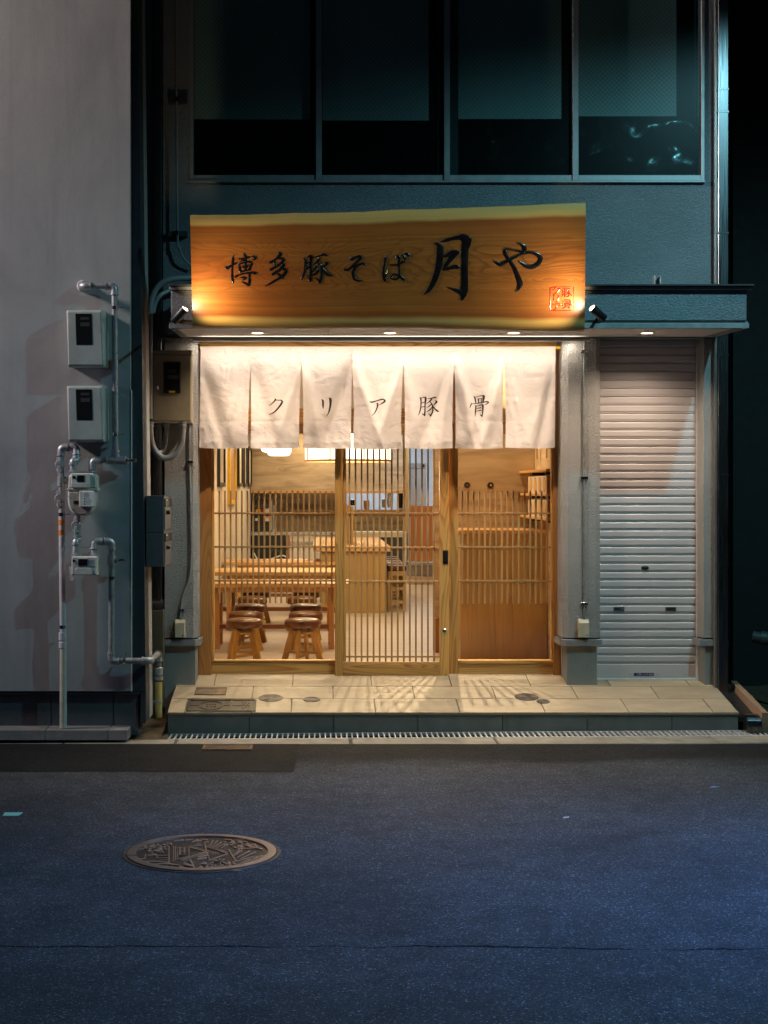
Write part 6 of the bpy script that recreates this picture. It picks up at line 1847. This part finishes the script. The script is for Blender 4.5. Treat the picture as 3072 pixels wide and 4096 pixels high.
obj('dark_door', MB().box(PX(1386, ycb), PX(1610, ycb), ycb + .02, ycb + .06, floor_z, PZ(2149.5, ycb), 0.002), plain('dark_glass_door', (0.05, 0.05, 0.05), 0.15), cb)
# things on the hatch shelf
def jar(px, w_, py0, py1, mat, lab, nm, cat):
    Y = 25.16; x = PX(px, Y); r_ = w_ / 2 * Y / F; z0, z1 = PZ(py1, Y), PZ(py0, Y)
    t = thing(nm, (x, Y, z0), lab, cat)
    obj('body', MB().lathe((x, Y, z0), (0, 0, 1), [(0, 0), (r_ * .8, 0), (r_, (z1 - z0) * .3), (r_, (z1 - z0) * .9), (r_ * .92, z1 - z0), (0, z1 - z0)], 14), mat, t)
    obj('rim', MB().lathe((x, Y, z1), (0, 0, 1), [(r_ * .92, 0), (r_ * 1.05, 0.004), (r_ * 1.05, 0.012), (r_ * .9, 0.014)], 14), M_sink, t)
jar(1411, 20, 2001, 2022, M_blackm, 'dark steel pot standing in the kitchen hatch', 'pot', 'pot')
jar(1466, 24, 2004, 2038, wood('cone_wood', (0.52, 0.28, 0.14), (0.4, 0.2, 0.1), 'z', 3), 'brown fluted holder standing in the kitchen hatch', 'cup_holder', 'holder')
jar(1535, 16, 1999, 2030, M_meterbox, 'pale green bottle standing in the kitchen hatch', 'bottle', 'bottle')
jar(1560, 24, 1975, 2030, M_sink, 'tall steel container near the end of the kitchen hatch', 'canister', 'canister')
jar(1601, 22, 1974, 2032, M_blackm, 'tall dark container at the passage end of the kitchen hatch', 'canister', 'canister')

# ================================================================== COVERS AND MARKS UNDERFOOT
def PP(px, py, e=0.006):
    Y = (H - 0.134 + 0.173 * 10.48 - e) / ((py - CY) / F + 0.173)
    return Vector((PX(px, Y), Y, porch_z(Y) + e))
NRM = Vector((0, -0.173, 1)).normalized()
def plate(name, quad, th, mat, lab, cat):
    t = thing(name, PP(*quad[3]), lab, cat)
    b = [PP(px, py, 0.0045) for px, py in quad]
    m = MB().hexa([b[3], b[2], b[1], b[0]] + [p + NRM * th for p in (b[3], b[2], b[1], b[0])])
    return t, m
def qp(quad, u, v, e):
    (a, b_, c_, d_) = [PP(px, py, e) for px, py in quad]
    return (a * (1 - u) + b_ * u) * (1 - v) + (d_ * (1 - u) + c_ * u) * v
def bars_on(quad, segs, e, h):
    m = MB()
    for u0, v0, u1, v1 in segs:
        q = [qp(quad, u0, v1, e), qp(quad, u1, v1, e), qp(quad, u1, v0, e), qp(quad, u0, v0, e)]
        m.hexa(q + [p + NRM * h for p in q])
    return m
M_plate = plain('bronze_plate', (0.20, 0.15, 0.105), 0.42, 0.5, var=0.3, scale=9)
qd = [(785, 2750.5), (908, 2750.5), (903, 2779.5), (777, 2779.5)]
t, m = plate('water_meter_cover', qd, 0.0025, M_plate, 'square bronze water meter plate set in the porch tiles with small blue lettering', 'cover')
obj('plate', m, M_plate, t)
obj('border', bars_on(qd, [(0.0, 0, 1, .06), (0, .94, 1, 1), (0, .061, .02, .939), (.98, .061, 1, .939)], 0.0072, 0.002), M_iron, t, kind='stuff')
obj('finger_hole', MB().lathe(qp(qd, .52, .18, 0.0072), NRM, [(0.012, 0), (0, 0.0006)], 16), M_black, t)
m = MB()
for ch_, u in (('量', .40), ('水', .54), ('器', .68)):
    text_on(m, ch_, 0.030, qp(qd, u, .58, 0.0076), (1, 0, 0), (0, .985, .171))
obj('lettering', m, plain('blue_print', (0.05, 0.05, 0.16), 0.5), t)

qd = [(759, 2799.5), (1026, 2799.5), (1023, 2845), (746, 2845)]
t, m = plate('valve_cover', qd, 0.003, M_iron, 'long rusty iron cover with a raised oval in the front row of porch tiles', 'cover')
obj('plate', m, M_iron, t)
obj('border', bars_on(qd, [(0, 0, 1, .07), (0, .93, 1, 1), (0, .071, .025, .929), (.965, .071, 1, .929), (.62, .071, .645, .929)], 0.0078, 0.004), M_iron, t, kind='stuff')
obj('ribs', bars_on(qd, [(.03, .48, .16, .54), (.52, .48, .615, .54), (.65, .48, .90, .54), (.905, .10, .935, .90)], 0.0078, 0.003), M_iron, t, kind='stuff')
cc = qp(qd, .34, .5, 0.0078)
def oval_ring(c, rx, ry, wd, h):
    m = MB(); vs = []; n_ = 36
    u_, v_ = Vector((1, 0, 0)), Vector((0, .985, .171))
    for k in range(n_):
        a = 2 * math.pi * k / n_
        for rr_, hh in ((1.0, 0), (1.0, h), (1 - wd, h), (1 - wd, 0)):
            vs.append(c + u_ * rx * rr_ * math.cos(a) + v_ * ry * rr_ * math.sin(a) + NRM * hh)
    fs = [(k * 4 + j, ((k + 1) % n_) * 4 + j, ((k + 1) % n_) * 4 + j + 1, k * 4 + j + 1) for k in range(n_) for j in range(3)]
    return m.add(vs, fs)
obj('oval_ring', oval_ring(cc, 0.088, 0.105, 0.10, 0.004), M_iron, t)
obj('oval_ring', oval_ring(cc, 0.075, 0.088, 0.08, 0.003), M_iron, t)
marks = [(.26, .38, .285, .41), (.30, .36, .318, .44), (.34, .37, .365, .40), (.385, .36, .40, .44), (.275, .55, .29, .64), (.335, .54, .352, .64), (.39, .55, .405, .64), (.265, .59, .30, .61), (.325, .59, .362, .61), (.38, .59, .415, .61), (.30, .395, .325, .41), (.385, .39, .41, .41),
         (.80, .12, .825, .40), (.785, .22, .84, .26), (.86, .14, .88, .42), (.845, .28, .90, .32), (.79, .66, .83, .70), (.80, .60, .82, .82), (.85, .62, .90, .66), (.87, .62, .89, .84)]
obj('raised_marks', bars_on(qd, marks, 0.0078, 0.003), M_iron, t, kind='stuff')

def round_cover(px, py, r, lab):
    c = PP(px, py, 0.0045)
    t = thing('floor_drain', c, lab, 'floor drain', 'round ribbed drain caps in the porch tiles')
    prof = [(r, -0.002), (r, 0.003), (r * .93, 0.0038)]
    k = 0.93
    while k > 0.15:
        prof += [(r * k, 0.002), (r * (k - .05), 0.002), (r * (k - .052), 0.0038), (r * (k - .11), 0.0038)]
        k -= 0.115
    prof += [(0, 0.0038)]
    obj('cap', MB().lathe(c, NRM, prof, 40, smooth=False), plain('grey_brown_cap', (0.15, 0.125, 0.115), 0.45, 0.4), t)
    obj('rim_ring', MB().lathe(c, NRM, [(r * 1.07, -0.002), (r * 1.07, 0.0015), (r * 1.005, 0.0015)], 40), M_iron, t)
round_cover(1083, 2792, 0.083, 'larger round drain cap beside the long iron cover')
round_cover(1247, 2798, 0.058, 'smaller round drain cap standing apart between two joints near the sliding door')
round_cover(2106, 2788, 0.081, 'larger round drain cap in the slat shadows by the fixed panel')
round_cover(2172, 2806, 0.045, 'smallest round drain cap touching the larger one in the slat shadows')

# small grating let into the asphalt
gg = thing('road_grating', G(908, 3000), 'small rusty slotted grating let into the dark asphalt by the kerb', 'grating')
ga, gb, gc = G(806, 3003), G(1008, 3003), G(1006, 2985)
x0, x1, y0, y1 = ga.x, gb.x, ga.y, gc.y
obj('frame', MB().box(x0, x1, y0, y0 + .012, 0, .011, .002).box(x0, x1, y1 - .012, y1, 0, .011, .002).box(x0, x0 + .02, y0 + .0125, y1 - .0125, 0, .011, .002).box(x1 - .02, x1, y0 + .0125, y1 - .0125, 0, .011, .002), M_bronze, gg, kind='stuff')
m = MB()
for j in range(4):
    yy = y0 + .016 + (y1 - y0 - .034) * j / 4
    for i in range(17):
        xx = x0 + .024 + (x1 - x0 - .05) * i / 17 + (0.005 if j % 2 else 0)
        m.box(xx, xx + .010, yy, yy + (y1 - y0) * .15, .003, .0105, 0)
obj('treads', m, M_bronze, gg, kind='stuff')
obj('pan', MB().box(x0 + .001, x1 - .001, y0 + .001, y1 - .001, 0.0065, .0075, 0), M_iron, gg)

# the decorated manhole
mc_ = G(808, 3412)
RM = 0.352
mh = thing('manhole_cover', (mc_.x, mc_.y, 0), 'large round brown iron manhole cover with raised houses and blossoms in the road', 'manhole cover')
M_mh = plain('manhole_iron', (0.26, 0.145, 0.085), 0.42, 0.35, var=0.25, scale=18, bump=0.2)
M_mh2 = plain('manhole_iron_shaded', (0.018, 0.013, 0.011), 0.5, 0.4)  # same iron darkened, shade of the sunken plate put into its colour
obj('seat_ring', MB().lathe((mc_.x, mc_.y, 0), (0, 0, 1), [(RM * 1.06, 0.001), (RM * 1.055, 0.004), (RM * 1.012, 0.004), (RM * 1.010, 0.001)], 72), M_iron, mh)
obj('rim', MB().lathe((mc_.x, mc_.y, 0), (0, 0, 1), [(RM, 0.001), (RM, 0.0085), (RM * .995, 0.0095), (RM * .882, 0.0095), (RM * .878, 0.002)], 72), M_mh, mh)
obj('plate', MB().lathe((mc_.x, mc_.y, 0), (0, 0, 1), [(RM * .882, 0.0025), (0, 0.0026)], 72), M_mh2, mh)
def mput(ox, oy, s, z=0.016):
    def f(x, y, h, k):
        g = G(ox + x * s, oy + y * s, 0.012)
        return Vector((g.x, g.y, 0.0025 + h + 0.00004 * (k % 60)))
    return f
FLAT = [(-1.0, -0.001), (-.93, 0.0072), (.93, 0.0072), (1.0, -0.001)]
s_m = 760 / 1659.0
reliefs = {
 'house_relief': """515,220,14 515,355,14;555,220,10 555,350,10;572,222,10 572,340,10;590,222,5 590,335,5;610,230,14 610,290,14;650,230,14 650,290,14;690,225,10 690,300,10;
  600,325,5 690,305,5;680,222,10 840,265,10;700,215,7 860,258,7;620,340,10 840,262,10;640,350,7 860,266,7;600,232,4 660,228,4;602,292,4 660,290,4;612,244,4 650,242,4;612,256,4 650,254,4;612,268,4 650,266,4;612,280,4 650,278,4;
  830,200,14 850,300,14;850,225,8 1020,280,8;860,215,6 1030,272,6;860,345,9 1030,283,9;850,270,10 870,340,10;890,262,4 890,290,4;905,262,4 905,290,4;920,265,4 920,288,4;935,268,4 935,286,4;950,272,4 950,284,4;
  770,315,16 850,300,16;760,335,14 840,322,14;700,340,20 725,380,20;650,375,22 730,395,14;740,215,10 800,210,10;755,200,10 790,196,10""",
 'blossom_relief': "",
 'field_relief': """870,215,5 900,165,8;890,222,5 940,170,8;905,225,5 975,180,9;925,235,5 1000,195,9;960,240,5 1030,200,9;1075,300,5 1150,255,10;1090,290,5 1130,250,10;1110,315,5 1220,260,11;1140,325,6 1270,270,10;1110,380,6 1220,330,10;1160,370,6 1290,310,11;1215,360,6 1330,300,10;1270,330,6 1360,295,8;1100,350,8 1250,310,6;1040,250,12 1060,290,12 1100,345,12;1120,240,8 1250,235,8;
  250,250,10 300,235,8 360,240,8;240,330,12 300,325,10 310,290,10;330,300,8 400,295,14 410,320,12;290,355,12 400,352,12 520,362,10;330,380,9 470,372,12 600,382,8;420,300,6 500,300,6;420,320,6 500,320,6;420,340,6 500,340,6;
  450,405,10 500,395,14;540,395,12 570,425,8;610,400,14 660,410,8;590,420,8 650,430,8;700,420,10 740,405,8;
  560,175,10 640,165,12;660,165,14 720,160,8;720,185,12 770,160,10;750,175,14 800,170,10;800,160,12 850,165,12;820,185,10 860,180,10;1000,160,10 1060,165,10;1110,170,9 1200,185,9;1180,200,8 1260,210,8;1240,225,8 1330,245,8""",
}
random.seed(21)
bl_ = []
def petals(cx_, cy_, r, n_=5, w0=13):
    for k in range(n_):
        a = 2 * math.pi * k / n_ + random.random()
        bl_.append([(cx_ + r * .3 * math.cos(a), cy_ + r * .3 * .36 * math.sin(a), w0 * .5), (cx_ + r * .7 * math.cos(a), cy_ + r * .7 * .36 * math.sin(a), w0), (cx_ + r * math.cos(a), cy_ + r * .36 * math.sin(a), w0 * .6)])
for c_ in ((400, 215, 50), (460, 235, 48), (370, 260, 45), (500, 200, 45), (1030, 195, 60), (1100, 185, 55), (1170, 215, 60), (1250, 215, 45), (1120, 235, 45), (860, 375, 62), (960, 350, 62), (1010, 385, 60), (920, 400, 55), (820, 405, 45), (1060, 365, 45), (440, 260, 40), (330, 225, 40)):
    petals(*c_)
for nm, txt in reliefs.items():
    m = MB()
    st = bl_ if nm == 'blossom_relief' else parse(txt)
    brush(m, st, mput(440, 3280, s_m), FLAT, n=4)
    obj(nm, m, M_mh, mh, kind='stuff')
for (px, py) in ((958, 3350), (945, 3474)):
    g = G(px, py, 0.018)
    obj('lifting_notch', MB().box(g.x - .022, g.x + .022, g.y - .010, g.y + .010, 0.0097, 0.0103, 0), M_black, mh)
g = G(523, 3413, 0.018)
obj('lifting_slot', MB().box(g.x - .012, g.x + .045, g.y - .008, g.y + .008, 0.0097, 0.0103, 0), M_black, mh)

# bits lying on the road
def scrap(nm, pts, mat, lab, cat):
    m = MB(); q = [G(*p) for p in pts]
    m.hexa([Vector((p.x, p.y, 0.0005)) for p in q] + [Vector((p.x, p.y, 0.002 + 0.001 * i)) for i, p in enumerate(q)])
    obj(nm, m, mat, label=lab, cat=cat)
scrap('tape_strip', [(10, 3264), (74, 3264), (91, 3252), (20, 3253)], plain('green_tape', (0.22, 0.55, 0.42), 0.5), 'short pale green tape stuck on the asphalt at the road edge of view', 'tape')
scrap('plastic_scrap', [(2834, 3152), (2862, 3153), (2882, 3149), (2850, 3147)], plain('blue_scrap', (0.05, 0.12, 0.22), 0.4), 'small bluish plastic scrap lying on the road near the gutter', 'litter')
scrap('twig', [(2252, 3274), (2276, 3271), (2277, 3268), (2254, 3271)], plain('pale_twig', (0.4, 0.36, 0.3), 0.7), 'tiny pale twig lying alone on the open asphalt', 'twig')
